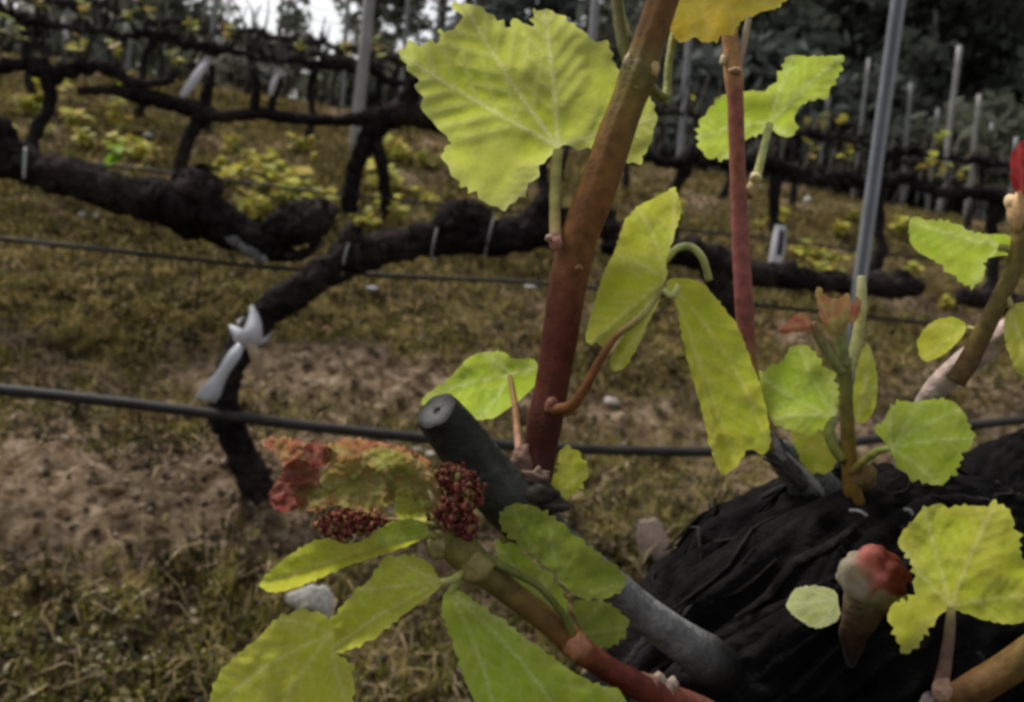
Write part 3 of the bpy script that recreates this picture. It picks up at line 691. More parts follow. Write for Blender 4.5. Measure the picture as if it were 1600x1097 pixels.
# rows further up
ORD = ['first', 'second', 'third', 'fourth', 'fifth', 'sixth', 'seventh', 'eighth', 'ninth', 'tenth', 'eleventh', 'twelfth', 'thirteenth', 'fourteenth', 'fifteenth', 'sixteenth']
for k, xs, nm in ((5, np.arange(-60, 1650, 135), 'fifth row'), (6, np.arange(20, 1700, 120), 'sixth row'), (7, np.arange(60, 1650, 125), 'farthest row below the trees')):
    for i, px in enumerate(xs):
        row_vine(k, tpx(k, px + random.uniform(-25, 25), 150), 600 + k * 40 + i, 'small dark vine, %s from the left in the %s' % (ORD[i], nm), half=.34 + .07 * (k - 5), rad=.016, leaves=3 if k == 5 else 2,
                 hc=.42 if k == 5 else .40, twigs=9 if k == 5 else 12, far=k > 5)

# drip hoses
def hose(name, k, pts, r, label, off=0.0, seed=0):
    out = []
    for px, py in pts:
        w, d = RP(k, px, py, off); out.append((*w, r,   .02, .0175, .015))
    tag(mk(name, tube(out, 12, 14, bark_disp(.05, 1, 60, seed, .05)), M_HOSE, None, out[len(out)//2][:3]), label, 'hose', 'drip irrigation hoses')
hose('drip_hose', 2, [(-260, 590), (-100, 600), (0, 609), (180, 628), (340, 648), (500, 668), (660, 684), (800, 696), (950, 703), (1110, 706), (1250, 700), (1400, 682), (1560, 660), (1700, 652), (1900, 660)], .0098,
     'black drip hose crossing behind the cane, tied to the vine with white tie', -.025, 1)
hose('drip_hose', 3, [(-200, 352), (0, 373), (200, 394), (420, 418), (640, 432), (830, 442), (1100, 468), (1400, 500), (1750, 535)], .006, 'thin black drip hose on the ground, two rows behind', -.02, 2)
hose('drip_hose', 4, [(-100, 230), (200, 262), (500, 300), (800, 330), (1100, 362), (1400, 398), (1700, 432)], .006, 'thin dark hose farther back below the forked vine', -.02, 3)

# stakes and posts
def stake(name, k, top, base, rp, label, col=(.34, .36, .38), square=False, off=-.04, cat='post', group='trellis posts'):
    bw, d = RP(k, *base, off); g = gz(bw)
    tw, d2 = RP(k, *top, off)
    ax = (tw - bw) / np.linalg.norm(tw - bw); L = (tw - g) @ ax
    r = rp * d / FPX; b = g - ax * .05
    t = thing(name, g, label, cat, group)
    if square:   # folded steel profile: a shallow channel with two flanges
        s = np.cross(ax, RN); s /= np.linalg.norm(s); n = np.cross(s, ax)
        prof = [(-1, -.5), (-.55, -.5), (-.4, .35), (.4, .35), (.55, -.5), (1, -.5), (1, -.35), (.65, -.35), (.5, .5), (-.5, .5), (-.65, -.35), (-1, -.35)]
        V = []; F = []; m = len(prof)
        for e in (b, b + ax * (L + .05)):
            for a, c in prof: V.append(e + s * a * r + n * c * r)
        for i in range(m): F.append((i, (i + 1) % m, m + (i + 1) % m, m + i))
        F.append(tuple(range(m, 2 * m)))
        mk('profile', (np.array(V), F, np.tile(np.array(col), (2 * m, 1))), M_STEEL, t, g, smooth=False)
        for i in range(max(3, int(L / .12))):
            c = b + ax * (.15 + i * .12) + n * r * .5 + s * r * (.3 if i % 2 else -.3)
            mk('hook', tube([(*(c - s * r * .25), r * .1, *col), (*(c + n * -r * .25), r * .1, *col), (*(c + s * r * .25), r * .1, *col)], 5, 3), M_STEEL, t, c)
    else:
        mk('shaft', tube([(*b, r, *col), (*(b + ax * L * .5), r * .98, *col), (*(b + ax * (L + .05)), r * .95, *col)], 10, 5, bark_disp(.03, 2, 5, int(top[0]) % 90, .03)), M_STEEL, t, g)
        mk('cap', blob(b + ax * (L + .05), (r * 1.02, r * .35, r * 1.02), col, 8, 4, .05), M_STEEL, t, b + ax * (L + .05))
    return t
stake('trellis_post', 3, (1432, -230), (1316, 612), 10.5, 'tall grey steel trellis post leaning right, behind the young cluster shoot', (.30, .32, .34), True)
stake('trellis_post', 5, (592, -160), (556, 215), 9.5, 'grey weathered post left of the big serrated leaf', (.24, .235, .225))
stake('trellis_post', 6, (1500, 72), (1468, 330), 4.0, 'thin pale post right of the tall steel post, the taller one', (.24, .235, .22))
stake('trellis_post', 6, (1531, 148), (1508, 345), 3.6, 'thin pale post, second right of the tall steel post', (.22, .215, .2))
stake('trellis_post', 7, (1554, 192), (1540, 325), 3.2, 'thin pale post, third right of the tall steel post', (.18, .19, .18))
stake('trellis_post', 7, (1363, 92), (1344, 245), 2.8, 'thin pale post just left of the tall steel post', (.22, .22, .2))
stake('trellis_post', 6, (936, -60), (912, 232), 6.5, 'grey post hidden behind the right edge of the big leaf', (.22, .22, .23))
stake('trellis_post', 6, (1085, -40), (1062, 255), 5.0, 'pale post between the main shoot and the second shoot', (.2, .2, .21))
stake('trellis_post', 7, (545, -20), (534, 160), 4.0, 'thin post just left of the grey weathered post', (.2, .21, .19))
stake('trellis_post', 7, (1298, 150), (1286, 238), 3.2, 'thin short post behind the right leaf of second shoot', (.17, .17, .165))
stake('trellis_post', 7, (640, -20), (626, 172), 3.6, 'thin post close left of the big leaf', (.16, .17, .16))
stake('trellis_post', 6, (340, -30), (326, 150), 4.4, 'thin grey post above the white tie of the upper left vine', (.2, .21, .21))
stake('trellis_post', 6, (1590, 215), (1578, 350), 4.4, 'thin pale post near the right edge beside the red bud', (.18, .2, .19))
for i, (px, y0, y1) in enumerate([(100, -30, 105), (200, -30, 118), (430, -10, 140), (1420, 130, 265), (1460, 170, 275)]):
    stake('trellis_post', 7, (px + 12, y0), (px, y1), 3.2, ['thin far post above the left vines', 'thin far post between the upper left vines', 'thin far post under the sky gap',
          'faint far post directly right of the steel post', 'faint far post between steel post and the taller thin post'][i], (.15, .155, .145))
def wire(k, z, label):
    a, b = tpx(k, -250, 100), tpx(k, 1850, 300); n = 9
    pts = [(*rowpt(k, a + (b - a) * i / n, z), .0016, .12, .12, .12) for i in range(n + 1)]
    for i in range(n + 1):
        p = np.array([0, ROWY[k], 0]) + RU * (a + (b - a) * i / n); q = hill(p[0], p[1]) + z; pts[i] = (p[0], p[1], float(q), .0016, .12, .12, .12)
    tag(mk('trellis_wire', tube(pts, 6, 3), M_STEEL, None, pts[5][:3]), label, 'wire', 'trellis wires')
wire(5, .78, 'thin wire above the top left vine row'); wire(6, .85, 'upper thin wire strung between the far posts'); wire(6, .6, 'lower thin wire strung between the far posts'); wire(7, .8, 'thin wire of the farthest row')

# white ties and sleeves
def ribbon(pts, w, thick, col, twist=0.0, wdir=None, sub=6):
    Q = catmull(np.array(pts, float), sub); T = np.gradient(Q, axis=0); T /= np.linalg.norm(T, axis=1)[:, None]
    V = []; F = []
    for i, (c, t) in enumerate(zip(Q, T)):
        s = np.cross(t, FW if wdir is None else wdir); s /= np.linalg.norm(s) + 1e-9; n = np.cross(s, t); a = twist * i / len(Q); f = i / (len(Q) - 1)
        s2 = s * math.cos(a) + n * math.sin(a); n2 = np.cross(s2, t); ww = w(f) if callable(w) else w
        V += [c - s2 * ww - n2 * thick, c + s2 * ww - n2 * thick, c + s2 * ww + n2 * thick, c - s2 * ww + n2 * thick]
    m = len(Q)
    for i in range(m - 1):
        for j in range(4): F.append((i*4+j, i*4+(j+1) % 4, i*4+4+(j+1) % 4, i*4+4+j))
    F += [(3, 2, 1, 0), (m*4-4, m*4-3, m*4-2, m*4-1)]
    return np.array(V), F, np.tile(np.array(col), (len(V), 1))
WHT = (.6, .59, .61)
c0, d0 = RP(2, 400, 516)
u = d0 / FPX
def tp(px, py, f=0.0): w, d = RP(2, px, py); return w - FW * f
tie = thing('plant_tie', c0, 'white plastic tie knotted round the vine of the row behind, tail hanging', 'plant tie', 'white vine ties')
ring = [tp(378, 512, .012), tp(388, 528, .028), tp(408, 531, .03), tp(420, 522, .012), tp(414, 508, -.026), tp(394, 500, -.03), tp(378, 512, .012)]
mk('band', ribbon(ring, lambda f: u * (10 + 3 * math.sin(f * 9)), .0009, WHT, .4), M_TIE, tie, c0)
mk('knot_ear', ribbon([tp(402, 534, .034), tp(408, 515, .042), tp(408, 497, .04), tp(403, 479, .036)], lambda f: u * (17 * (1 - f) ** .8 + 1.5), .0009, WHT, .3), M_TIE, tie, c0)
mk('knot_ear', ribbon([tp(398, 532, .036), tp(388, 524, .043), tp(378, 516, .04), tp(370, 510, .036)], lambda f: u * (12 * (1 - f) + 2), .0009, WHT, -.2), M_TIE, tie, c0)
mk('tail', ribbon([tp(388, 538, .036), tp(372, 566, .045), tp(352, 598, .045), tp(334, 624, .04)], lambda f: u * (5 + 11 * f + 2 * math.sin(9 * f)), .0006, (.55, .57, .6), .9), M_TIE, tie, c0)
mk('tail', ribbon([tp(402, 538, .036), tp(410, 556, .04), tp(413, 575, .036), tp(416, 592, .03)], lambda f: u * 8, .0009, (.45, .34, .22), .3), M_TIE, tie, c0)
def small_tie(k, pts, wpx, label, col=WHT, off=-.03):
    q = [RP(k, a, b, off)[0] for a, b in pts]; d = RP(k, *pts[0])[1]
    t = thing('plant_tie', q[0], label, 'plant tie', 'white vine ties')
    mk('tail', ribbon(q, lambda f: wpx * d / FPX * (.6 + .6 * math.sin(f * 3)), .001, col, .5), M_TIE, t, q[0])
    a = q[0]; rr = 10 * d / FPX
    mk('band', ribbon([a + RT * rr * math.cos(x) + FW * rr * (math.sin(x) + .8) + UP * .002 * math.sin(3 * x) for x in np.linspace(0, 2 * math.pi, 9)], wpx * .5 * d / FPX, .001, col, 0, UP), M_TIE, t, a)
small_tie(4, [(326, 92), (312, 112), (298, 132), (284, 152)], 6, 'white tie on the curved vine in the upper left')
small_tie(4, [(436, 112), (428, 130), (422, 150)], 4, 'pale tie left of the grey weathered post', (.5, .5, .5))
small_tie(5, [(105, 62), (100, 48)], 5, 'faint white tie on the top left vine row', (.5, .5, .52))
w, d = RP(4, 1214, 385, -.05); uu = d / FPX
slv = thing('vine_guard', gz(w), 'white guard sleeve with a dark slot beside the second red shoot', 'vine guard')
prof = []
cc, dd = RP(4, 1212, 412, -.05); cu, _ = RP(4, 1220, 352, -.05)
g_ = tube([(*gz(cc), 11 * uu, .5, .5, .5), (*((cc + cu) / 2), 11 * uu, .6, .58, .62), (*cu, 8 * uu, .5, .5, .5)], 16, 6, cap=False)
mk('sleeve', g_, M_TIE, slv, gz(cc))
mk('slot', ribbon([cc + (cu - cc) * .2 - FW * 12 * uu, (cc + cu) / 2 - FW * 12 * uu, cc + (cu - cc) * .85 - FW * 10.5 * uu], 4.5 * uu, .0008, (.03, .03, .05)), M_HOSE, slv, cc)

# yellow-green weeds growing between the rows
WEED = [(.38, .36, .045), (.46, .40, .06), (.28, .29, .045), (.36, .27, .05)]
wspots = [(350, 255, 30), (382, 248, 34), (415, 262, 36), (445, 305, 40), (425, 290, 34), (470, 300, 34), (500, 318, 40), (395, 335, 30), (520, 345, 30), (340, 300, 24), (570, 355, 34), (625, 345, 36), (660, 300, 26),
          (30, 165, 30), (75, 160, 34), (10, 200, 28), (125, 190, 22), (60, 195, 30), (215, 262, 22), (250, 300, 22), (1220, 430, 30), (1270, 400, 32), (1300, 408, 30), (1250, 385, 26), (1420, 420, 26), (1190, 350, 24), (1330, 330, 22),
          (700, 340, 26), (760, 350, 26), (1040, 330, 26), (1480, 470, 24), (560, 250, 22), (490, 240, 22)]
rw = np.random.default_rng(77)
wspots += [(float(rw.uniform(330, 680)), float(rw.uniform(225, 350)), float(rw.uniform(22, 36))) for _ in range(18)] + [(float(rw.uniform(1180, 1440)), float(rw.uniform(330, 430)), float(rw.uniform(20, 32))) for _ in range(5)] + [(float(rw.uniform(0, 250)), float(rw.uniform(130, 260)), float(rw.uniform(20, 32))) for _ in range(9)]
wspots.sort()
def ordinal(n): return '%d%s' % (n, 'th' if 10 < n % 100 < 14 else {1: 'st', 2: 'nd', 3: 'rd'}.get(n % 10, 'th'))
for i, (px, py, s) in enumerate(wspots):
    rs = np.random.default_rng(900 + i); g = G(px, py + 12); d = proj(g)[2]; s *= rs.uniform(.7, 1.4)
    wv = thing('weed', g, 'yellow green leafy weed between the rows, %s from the left' % ordinal(i + 1), 'weed', 'yellow green weeds between the rows')
    for j in range(3):
        a = rs.uniform(0, 6.28); b = g + np.array([math.cos(a), math.sin(a), 0]) * s * .35 * d / FPX
        mk('shoot', tuft(b, s * d / FPX * rs.uniform(.45, .7), 7, rs, WEED, 1.1), M_WEED, wv, b)

# pebbles and pale chips
def pebble(px, py, rx, ry, col, label, nm='pebble', cat='stone', flatz=.6):
    g = G(px, py); d = proj(g)[2]; r = rx * d / FPX
    o = mk(nm, blob(g + np.array([0, 0, r * flatz * .55]), (r, ry * d / FPX, r), col, 12, 8, .3, int(px), (RU, np.array([0, 0, 1.0]), RN)), M_STONE, None, g)
    tag(o, label, cat, 'pale stones and chips on the soil')
pebble(398, 790, 17, 10, (0.186, 0.155, 0.124), 'round pale stone at the foot of the vine with white tie')
pebble(582, 455, 11, 5, (0.248, 0.248, 0.236), 'small pale stone below the bent arm of the vine')
None
pebble(828, 452, 11, 4, (0.31, 0.291, 0.279), 'flat pale stone beside the thin hose, near the main shoot')
pebble(955, 632, 14, 7, (0.26, 0.223, 0.198), 'tan stone between main shoot and drooping leaf')
None
pebble(128, 338, 6, 5, (0.31, 0.291, 0.26), 'left of two small white stones under the thick arm'); pebble(150, 340, 6, 5, (0.31, 0.291, 0.26), 'right of two small white stones under the thick arm')
pebble(232, 214, 7, 4, (0.341, 0.322, 0.285), 'small white stone in the upper left between rows'); pebble(650, 705, 10, 4, (0.31, 0.291, 0.236), 'left pale stone under the drip hose behind the cane')
pebble(672, 712, 8, 5, (0.298, 0.273, 0.223), 'right pale stone under the drip hose behind the cane'); pebble(1262, 315, 6, 6, (0.372, 0.36, 0.322), 'small white stone right of the second red shoot')
None; None
def chip(px, py, w_, h_, col, label, nm='wood_chip'):
    g = G(px, py + h_ * .5); d = proj(g)[2]; k = d / FPX
    q = [g + UP * (h_ * k * f) + RT * (w_ * .12 * k * math.sin(f * 5)) - FW * (h_ * k * .35 * f) for f in (0, .33, .66, 1.0)]
    o = mk(nm, ribbon(q, lambda f: w_ * .5 * k * (.75 + .35 * math.sin(f * 3 + .4)), .0012, col, .15), M_CANE, None, g)
    tag(o, label, 'wood chip', 'pale stones and chips on the soil')
chip(478, 938, 70, 40, (.62, .58, .52), 'whitish flake on the soil behind the lower leaves'); chip(1014, 840, 44, 66, (.4, .3, .25), 'pinkish pale chip on the soil left of the trunk')
chip(690, 620, 30, 10, (.3, .24, .17), 'pale splinter on the soil left of the main shoot')

# ------------------------------------------------------------------ the near vine
VB = gz(P(1120, 1500, .42))
vine = thing('grapevine', VB, 'near vine with black gnarled head, grey cut cane and red leafy shoots', 'grapevine')
KB, KB2, KB3 = (.0055, .005, .005), (.010, .009, .0085), (.02, .017, .016)
def near_bark(seed, amp, ka=5.0, kb=26):
    def f(th, s, r):
        w = fbm(np.stack([np.cos(th) * 1.4, np.sin(th) * 1.4, s * 14], 1), 2, seed + 9) - .5
        q = np.stack([np.cos(th + w * .7) * ka, np.sin(th + w * .7) * ka, s * kb], 1)
        g = 1 - np.abs(2 * fbm(q, 3, seed) - 1); g2 = fbm(q * np.array([2.6, 2.6, 1.2]), 2, seed + 4) - .5
        L = fbm(np.stack([np.cos(th) * 1.2, np.sin(th) * 1.2, s * 16], 1), 2, seed + 5) - .5
        L2 = fbm(np.stack([np.cos(th) * 2.6, np.sin(th) * 2.6, s * 30], 1), 2, seed + 7) - .5
        return amp * (g ** 2 - .5) + .5 * amp * g2 + .42 * L + .2 * L2
    return f
hp = [(1010, 1420, .42, 270, KB), (1075, 1250, .40, 235, KB), (1150, 1115, .385, 205, KB2), (1262, 1000, .38, 196, KB), (1370, 925, .39, 168, KB2), (1480, 925, .41, 150, KB), (1600, 935, .44, 170, KB), (1900, 940, .50, 190, KB), (2500, 900, .64, 150, KB)]
hpath = pstem(hp)
hpath = [(*VB - np.array([0, 0, .03]), .075, *KB), (*((VB + np.array(hpath[0][:3])) / 2), .075, *KB)] + hpath
HG = tube(hpath, 190, 40, near_bark(61, .24, 8.0, 17), 0.0, 3)
HG[2][:] = HG[2] * (.6 + .9 * fbm(HG[0] * 90, 3, 8))[:, None]
trunk = mk('trunk', HG, M_BARK, vine, VB)
A2 = tube(pstem([(1470, 920, .44, 80, KB), (1520, 820, .455, 66, KB), (1556, 752, .475, 52, KB2), (1620, 715, .50, 44, KB), (1800, 690, .55, 44, KB), (2300, 640, .68, 40, KB)]), 70, 16, near_bark(63, .2, 4, 30))
A2[2][:] = A2[2] * .55 * (.6 + .9 * fbm(A2[0] * 90, 3, 8))[:, None]
mk('arm', A2, M_BARK, vine, P(1500, 900, .44))
# strips of bark peeling along the head
Vh = HG[0]; nring = 190; rings = (len(Vh) - 2) // nring
rs = np.random.default_rng(5); cnt = 0
for _ in range(900):
    i = rs.integers(20, rings - 75); j = rs.integers(0, nring); L = rs.integers(15, 48)
    a = Vh[i * nring + j]; px, py, d = proj(a)
    cen = Vh[i * nring:(i + 1) * nring].mean(0)
    if (a - cen) @ (CAM - cen) < -.2 * np.linalg.norm(a - cen) * np.linalg.norm(CAM - cen) or not (900 < px < 1620 and 720 < py < 1110): continue
    pts = []
    for q in range(5):
        ii_ = min(rings - 1, i + L * q // 4); jj = (j + int(q * rs.uniform(-1.5, 1.5))) % nring
        c = Vh[ii_ * nring:(ii_ + 1) * nring].mean(0); w = Vh[ii_ * nring + jj]; o = w - c; o = o / np.linalg.norm(o)
        pts.append(w + o * (.0008 + .0035 * rs.random() * (q in (0, 4)) ))
    wd_ = rs.uniform(.0006, .0017); n0 = Vh[i * nring + j] - cen; cl = np.array([KB2, KB3, KB, (.04, .036, .034)][rs.choice(4, p=[.35, .3, .3, .05])])
    mk('bark_strip', ribbon(pts, lambda f: wd_ * (.5 + math.sin(f * 3.0)), .0004, cl * rs.uniform(.7, 1.4), rs.uniform(-.4, .4), n0, 2), M_BARK, trunk, pts[0])
    cnt += 1
    if cnt > 55: break
for (px, py, r1, r2, dd, cl) in [(1338, 802, 14, 2.2, .3, (.3, .3, .31)), (1418, 800, 7, 2.5, .31, (.22, .22, .23))]:
    j = np.argmin(np.linalg.norm(np.stack(proj(Vh)[:2], 1) - np.array([px, py]), axis=1) + 400 * np.maximum(0, proj(Vh)[2] - .40))
    w = Vh[j] - FW * .0015; k = proj(w)[2] / FPX
    mk('bark_strip', ribbon([w - RT * r1 * k - UP * -3 * k, w + UP * 3 * k - FW * .001, w + RT * r1 * k - UP * 6 * k], r2 * k, .0004, cl, .3), M_CANE, trunk, w)

cl_ = blob(P(1140, 1066, .335), (.0175, .0155, .015), KB, 40, 26, .5, 31)
cl_[2][:] = cl_[2] * (.5 + 1.1 * fbm(cl_[0] * 160, 3, 4))[:, None]
mk('spur_collar', cl_, M_BARK, trunk, P(1135, 1062, .332))
# grey cane stub with its cut end
GC, GC2, GC3 = (.055, .058, .048), (.10, .10, .095), (.14, .14, .14)
cane_pts = [(682, 642, .236, 33, (.022, .022, .016)), (704, 670, .241, 38, (.024, .026, .018)), (745, 724, .249, 41, (.042, .044, .033)), (800, 788, .255, 43, (.042, .044, .033)), (865, 848, .262, 36, GC), (930, 900, .269, 32, (.095, .095, .088)),
            (1000, 954, .279, 29, (.15, .15, .148)), (1055, 994, .292, 30, (.15, .15, .148)), (1088, 1018, .303, 34, (.07, .068, .066)), (1110, 1036, .318, 38, KB2), (1150, 1070, .36, 40, KB)]
cg = tube(pstem(cane_pts), 26, 16, bark_disp(.10, 5.5, 26, 71, .07, .6), cap=False)
cane = mk('cane', cg, M_CANE, vine, P(682, 642, .236))
cE = cg[0][:26].mean(0); axc = cg[0][26*6:26*7].mean(0) - cE; axc /= np.linalg.norm(axc)
V = [cE + (v - cE) * s + axc * z for s, z in ((1.0, 0), (.84, -.0001), (.5, .0001), (.22, .0002), (.14, .0009)) for v in cg[0][:26]]
F = [(a*26+j, a*26+(j+1) % 26, (a+1)*26+(j+1) % 26, (a+1)*26+j) for a in range(4) for j in range(26)] + [tuple(range(104, 130))]
C = np.concatenate([np.tile(np.array(c), (26, 1)) for c in ((.012, .012, .009), (.022, .021, .018), (.065, .063, .058), (.085, .082, .078), (.05, .047, .042))])
mk('cut_end', (np.array(V), F, C), M_CANE, cane, cE, smooth=False)['label'] = 'pale cut end of the grey cane'
mk('node', join([blob(P(836, 768, .2535), (.0058, .0034, .005), (.035, .027, .02), 16, 10, .5, 4), blob(P(862, 790, .254), (.005, .0026, .004), (.03, .027, .02), 16, 10, .5, 5)]), M_CANE, cane, P(838, 772, .25))

# main shoot
OL, RB, RD, DR = (.15, .10, .024), (.16, .07, .022), (.085, .022, .011), (.045, .010, .007)
A = [(1190, -520, .236, 9, (.2, .2, .05)), (1155, -380, .239, 14, (.17, .13, .03)), (1110, -230, .243, 19, (.15, .08, .02)), (1062, -90, .247, 23, (.14, .065, .018)), (1036, 0, .249, 24, (.15, .07, .02)), (1015, 62, .25, 25, (.15, .075, .02)), (1004, 100, .251, 28, (.15, .115, .035)), (996, 122, .251, 29, (.13, .105, .03)), (982, 158, .252, 26, OL), (958, 220, .253, 28, (.15, .08, .02)),
     (932, 300, .254, 29, RB), (902, 380, .256, 29, RB), (886, 450, .257, 28.5, (.12, .04, .016)), (875, 520, .258, 28, RD), (863, 600, .259, 26.5, RD), (853, 650, .259, 28, (.06, .017, .01)), (845, 700, .26, 26, DR), (836, 748, .259, 26, DR), (826, 780, .258, 16, DR)]
ag = tube(pstem(A), 34, 14, bark_disp(.075, 5.0, 9, 81, .05, .5))
shootA = mk('shoot', ag, M_STEM, vine, P(836, 748, .259)); shootA['label'] = 'thick red brown main shoot rising to the top edge'
WOOL = (.42, .30, .2)
mk('node', join([blob(P(981, 98, .248), (.0015, .0026, .0015), (.36, .28, .16), 10, 7, .5, 1), blob(P(1022, 108, .2475), (.0016, .0028, .002), (.36, .26, .12), 10, 7, .3, 2)] +
    [tube(pstem([(980, 104, .2475, 2.5, (.26, .19, .06)), (1000, 109, .2462, 3, (.26, .19, .06)), (1022, 111, .2475, 2.5, (.26, .19, .06))]), 6, 5), tube(pstem([(970, 132, .249, 2.5, (.2, .17, .05)), (992, 137, .2468, 3, (.2, .17, .05)), (1012, 139, .249, 2.5, (.2, .17, .05))]), 6, 5)]), M_STEM, shootA, P(996, 115, .25))
mk('bud', join([blob(P(869, 380, .2485), (.002, .0021, .002), (.3, .14, .1), 12, 8, .35, 3), blob(P(858, 372, .248), (.0014, .0012, .0014), (.45, .28, .2), 8, 6, .35, 6), blob(P(905, 420, .2475), (.0012, .0012, .0008), (.2, .09, .035), 8, 6, .3, 7)]), M_STEM, shootA, P(868, 380, .248))
mk('bud', join([blob(P(862, 634, .2535), (.0026, .0024, .002), (.15, .06, .035), 14, 9, .5, 8), blob(P(888, 640, .2515), (.0026, .002, .002), (.19, .11, .045), 14, 9, .5, 9)]), M_STEM, shootA, P(870, 640, .25))
mk('bud', join([blob(P(814, 724, .2565), (.0034, .0052, .003), (.15, .085, .06), 16, 10, .55, 10), blob(P(838, 746, .2535), (.0046, .0028, .003), (.13, .085, .062), 16, 10, .5, 11)]), M_CANE, shootA, P(822, 730, .254))
stem(shootA, [(996, 132, .2525, 10), (980, 90, .254, 10, (.12, .12, .03)), (968, 40, .256, 9, (.11, .1, .03)), (960, -30, .258, 9, (.14, .13, .04)), (950, -90, .26, 8)], default=(.2, .18, .04))
stem(shootA, [(984, 60, .262, 5, (.3, .3, .1)), (972, 20, .263, 5, (.32, .32, .12)), (966, -30, .263, 4)], name='tendril', default=(.3, .3, .1))
stem(shootA, [(1016, 136, .255, 8), (1040, 150, .262, 7, (.2, .2, .05)), (1046, 90, .266, 6, (.2, .2, .05)), (1062, 30, .27, 6), (1110, -20, .272, 5)], name='petiole', default=(.18, .17, .04))
PA = (.30, .28, .09)
stem(shootA, [(872, 236, .2655, 8, PA), (868, 280, .262, 9, PA), (867, 330, .257, 9, (.28, .24, .08)), (868, 376, .2515, 10, (.3, .2, .1))])
L1 = [(709, 9), (725, 3), (747, 12), (769, 23), (781, 34), (800, 44), (805, 33), (819, 34), (833, 45), (834, 12), (850, 20), (866, 16), (881, 28), (900, 41), (922, 56), (931, 67), (953, 70), (959, 100), (990, 130), (1019, 156), (1026, 181), (1019, 219), (1003, 250), (984, 259), (960, 243), (937, 233), (905, 232), (880, 226),
      (866, 238), (844, 259), (831, 287), (812, 309), (787, 328), (766, 322), (741, 300), (722, 290), (706, 272), (691, 247), (694, 231), (706, 222), (691, 206), (669, 184), (656, 166), (662, 153), (647, 134), (653, 125), (631, 97), (622, 83), (641, 66), (672, 69), (690, 62), (684, 50), (709, 47), (722, 28)]
leaf(shootA, L1, (872, 229), .2665, tilt=(.10, .25), cup=-.05, pal='soft', smoothing=0, tips=[(725, 5), (626, 85), (850, 16), (788, 326), (1022, 185)], teeth=(24, 8), wave=.035, seed=1, sp=4.5, label='largest leaf, serrated, left of the main shoot at the top')
leaf(shootA, [(1040, 29), (1048, 48), (1057, 63), (1071, 67), (1084, 56), (1098, 67), (1116, 65), (1134, 54), (1147, 50), (1159, 31), (1190, 18), (1217, 13), (1230, -5), (1240, -60), (1180, -110), (1100, -120), (1050, -60), (1035, -10)],
     (1115, -30), .2705, tilt=(.1, -.5), pal='gold', teeth=(16, 5), seed=2, tips=[(1080, 62), (1215, 10), (1040, 0), (1150, 45)], wave=.05, label='golden yellow leaf cut by the top edge')
PR = (.14, .055, .018)
stem(shootA, [(864, 640, .2535, 10, PR), (892, 634, .2495, 9, PR), (914, 606, .247, 8, PR), (938, 562, .246, 7, PR), (962, 526, .246, 6, (.18, .1, .03)), (1000, 495, .246, 6, (.32, .28, .09)), (1038, 448, .247, 6, PA)])
stem(shootA, [(1040, 408, .247, 5, PA), (1058, 388, .247, 6, (.34, .36, .12)), (1080, 386, .248, 6, (.36, .38, .14)), (1098, 404, .248, 6, (.34, .34, .12)), (1108, 438, .2495, 6, PA)])
stem(shootA, [(1036, 452, .2465, 5, (.4, .42, .16)), (1050, 462, .246, 6, (.42, .42, .16)), (1060, 446, .2465, 6, (.4, .4, .12))], name='petiole')
L4 = [(1023, 309), (1040, 300), (1055, 290), (1066, 326), (1058, 352), (1049, 383), (1040, 405), (1044, 431), (1023, 462), (1005, 484), (974, 506), (953, 528), (944, 545), (933, 532), (926, 541), (913, 532), (922, 493), (931, 466), (944, 423), (961, 392), (974, 348), (996, 322)]
leaf(shootA, L4, (1040, 436), .246, tilt=(-.5, .25), pal='green', teeth=(15, 3), seed=3, tips=[(1052, 296), (925, 535), (965, 400), (1000, 330)], fold=.5, mid=1, label='folded pale leaf hanging right of the main shoot')
leaf(shootA, [(1035, 462), (1018, 493), (997, 540), (978, 574), (962, 581), (950, 572), (965, 540), (985, 505), (1008, 478)], (1032, 462), .2485, tilt=(.4, .2), pal='green', teeth=(14, 2), seed=4, tips=[(962, 578), (990, 548)])
L5 = [(1044, 436), (1066, 434), (1097, 440), (1123, 471), (1154, 510), (1171, 558), (1184, 589), (1198, 641), (1206, 698), (1189, 711), (1169, 698), (1158, 720), (1132, 746), (1119, 729), (1106, 685), (1097, 641), (1084, 598), (1071, 549), (1062, 506), (1058, 475), (1040, 453)]
leaf(shootA, L5, (1050, 445), .247, tilt=(.1, .15), pal='yellow', teeth=(20, 3), seed=5, tips=[(1150, 725), (1124, 735), (1200, 695)], fold=-.75, mid=0, quilt=.05, label='long drooping leaf hanging from the main shoot')
L6 = [(657, 632), (661, 619), (701, 593), (731, 558), (757, 549), (788, 549), (801, 562), (838, 558), (842, 597), (814, 624), (792, 640), (775, 652), (744, 658), (722, 650), (709, 637), (679, 634)]
leaf(shootA, L6, (798, 585), .292, tilt=(.2, .4), pal='lime', teeth=(14, 2.5), seed=6, fold=-.2, tips=[(662, 625), (757, 550), (748, 655), (838, 575)], label='leaf behind the cut end of the grey cane')
stem(shootA, [(797, 588, .29, 4, (.22, .14, .04)), (804, 630, .282, 5, (.2, .1, .04)), (808, 670, .274, 6, (.2, .1, .05)), (812, 712, .262, 7, (.24, .13, .09))])
leaf(shootA, [(885, 693), (900, 705), (920, 728), (915, 755), (895, 772), (880, 786), (862, 770), (860, 755), (872, 735), (872, 710)], (876, 770), .262, tilt=(.3, -.6), pal='yellow', teeth=(13, 7), seed=7, tips=[(888, 698), (916, 735), (890, 775)], label='small crinkled yellow leaf at the base of the main shoot')

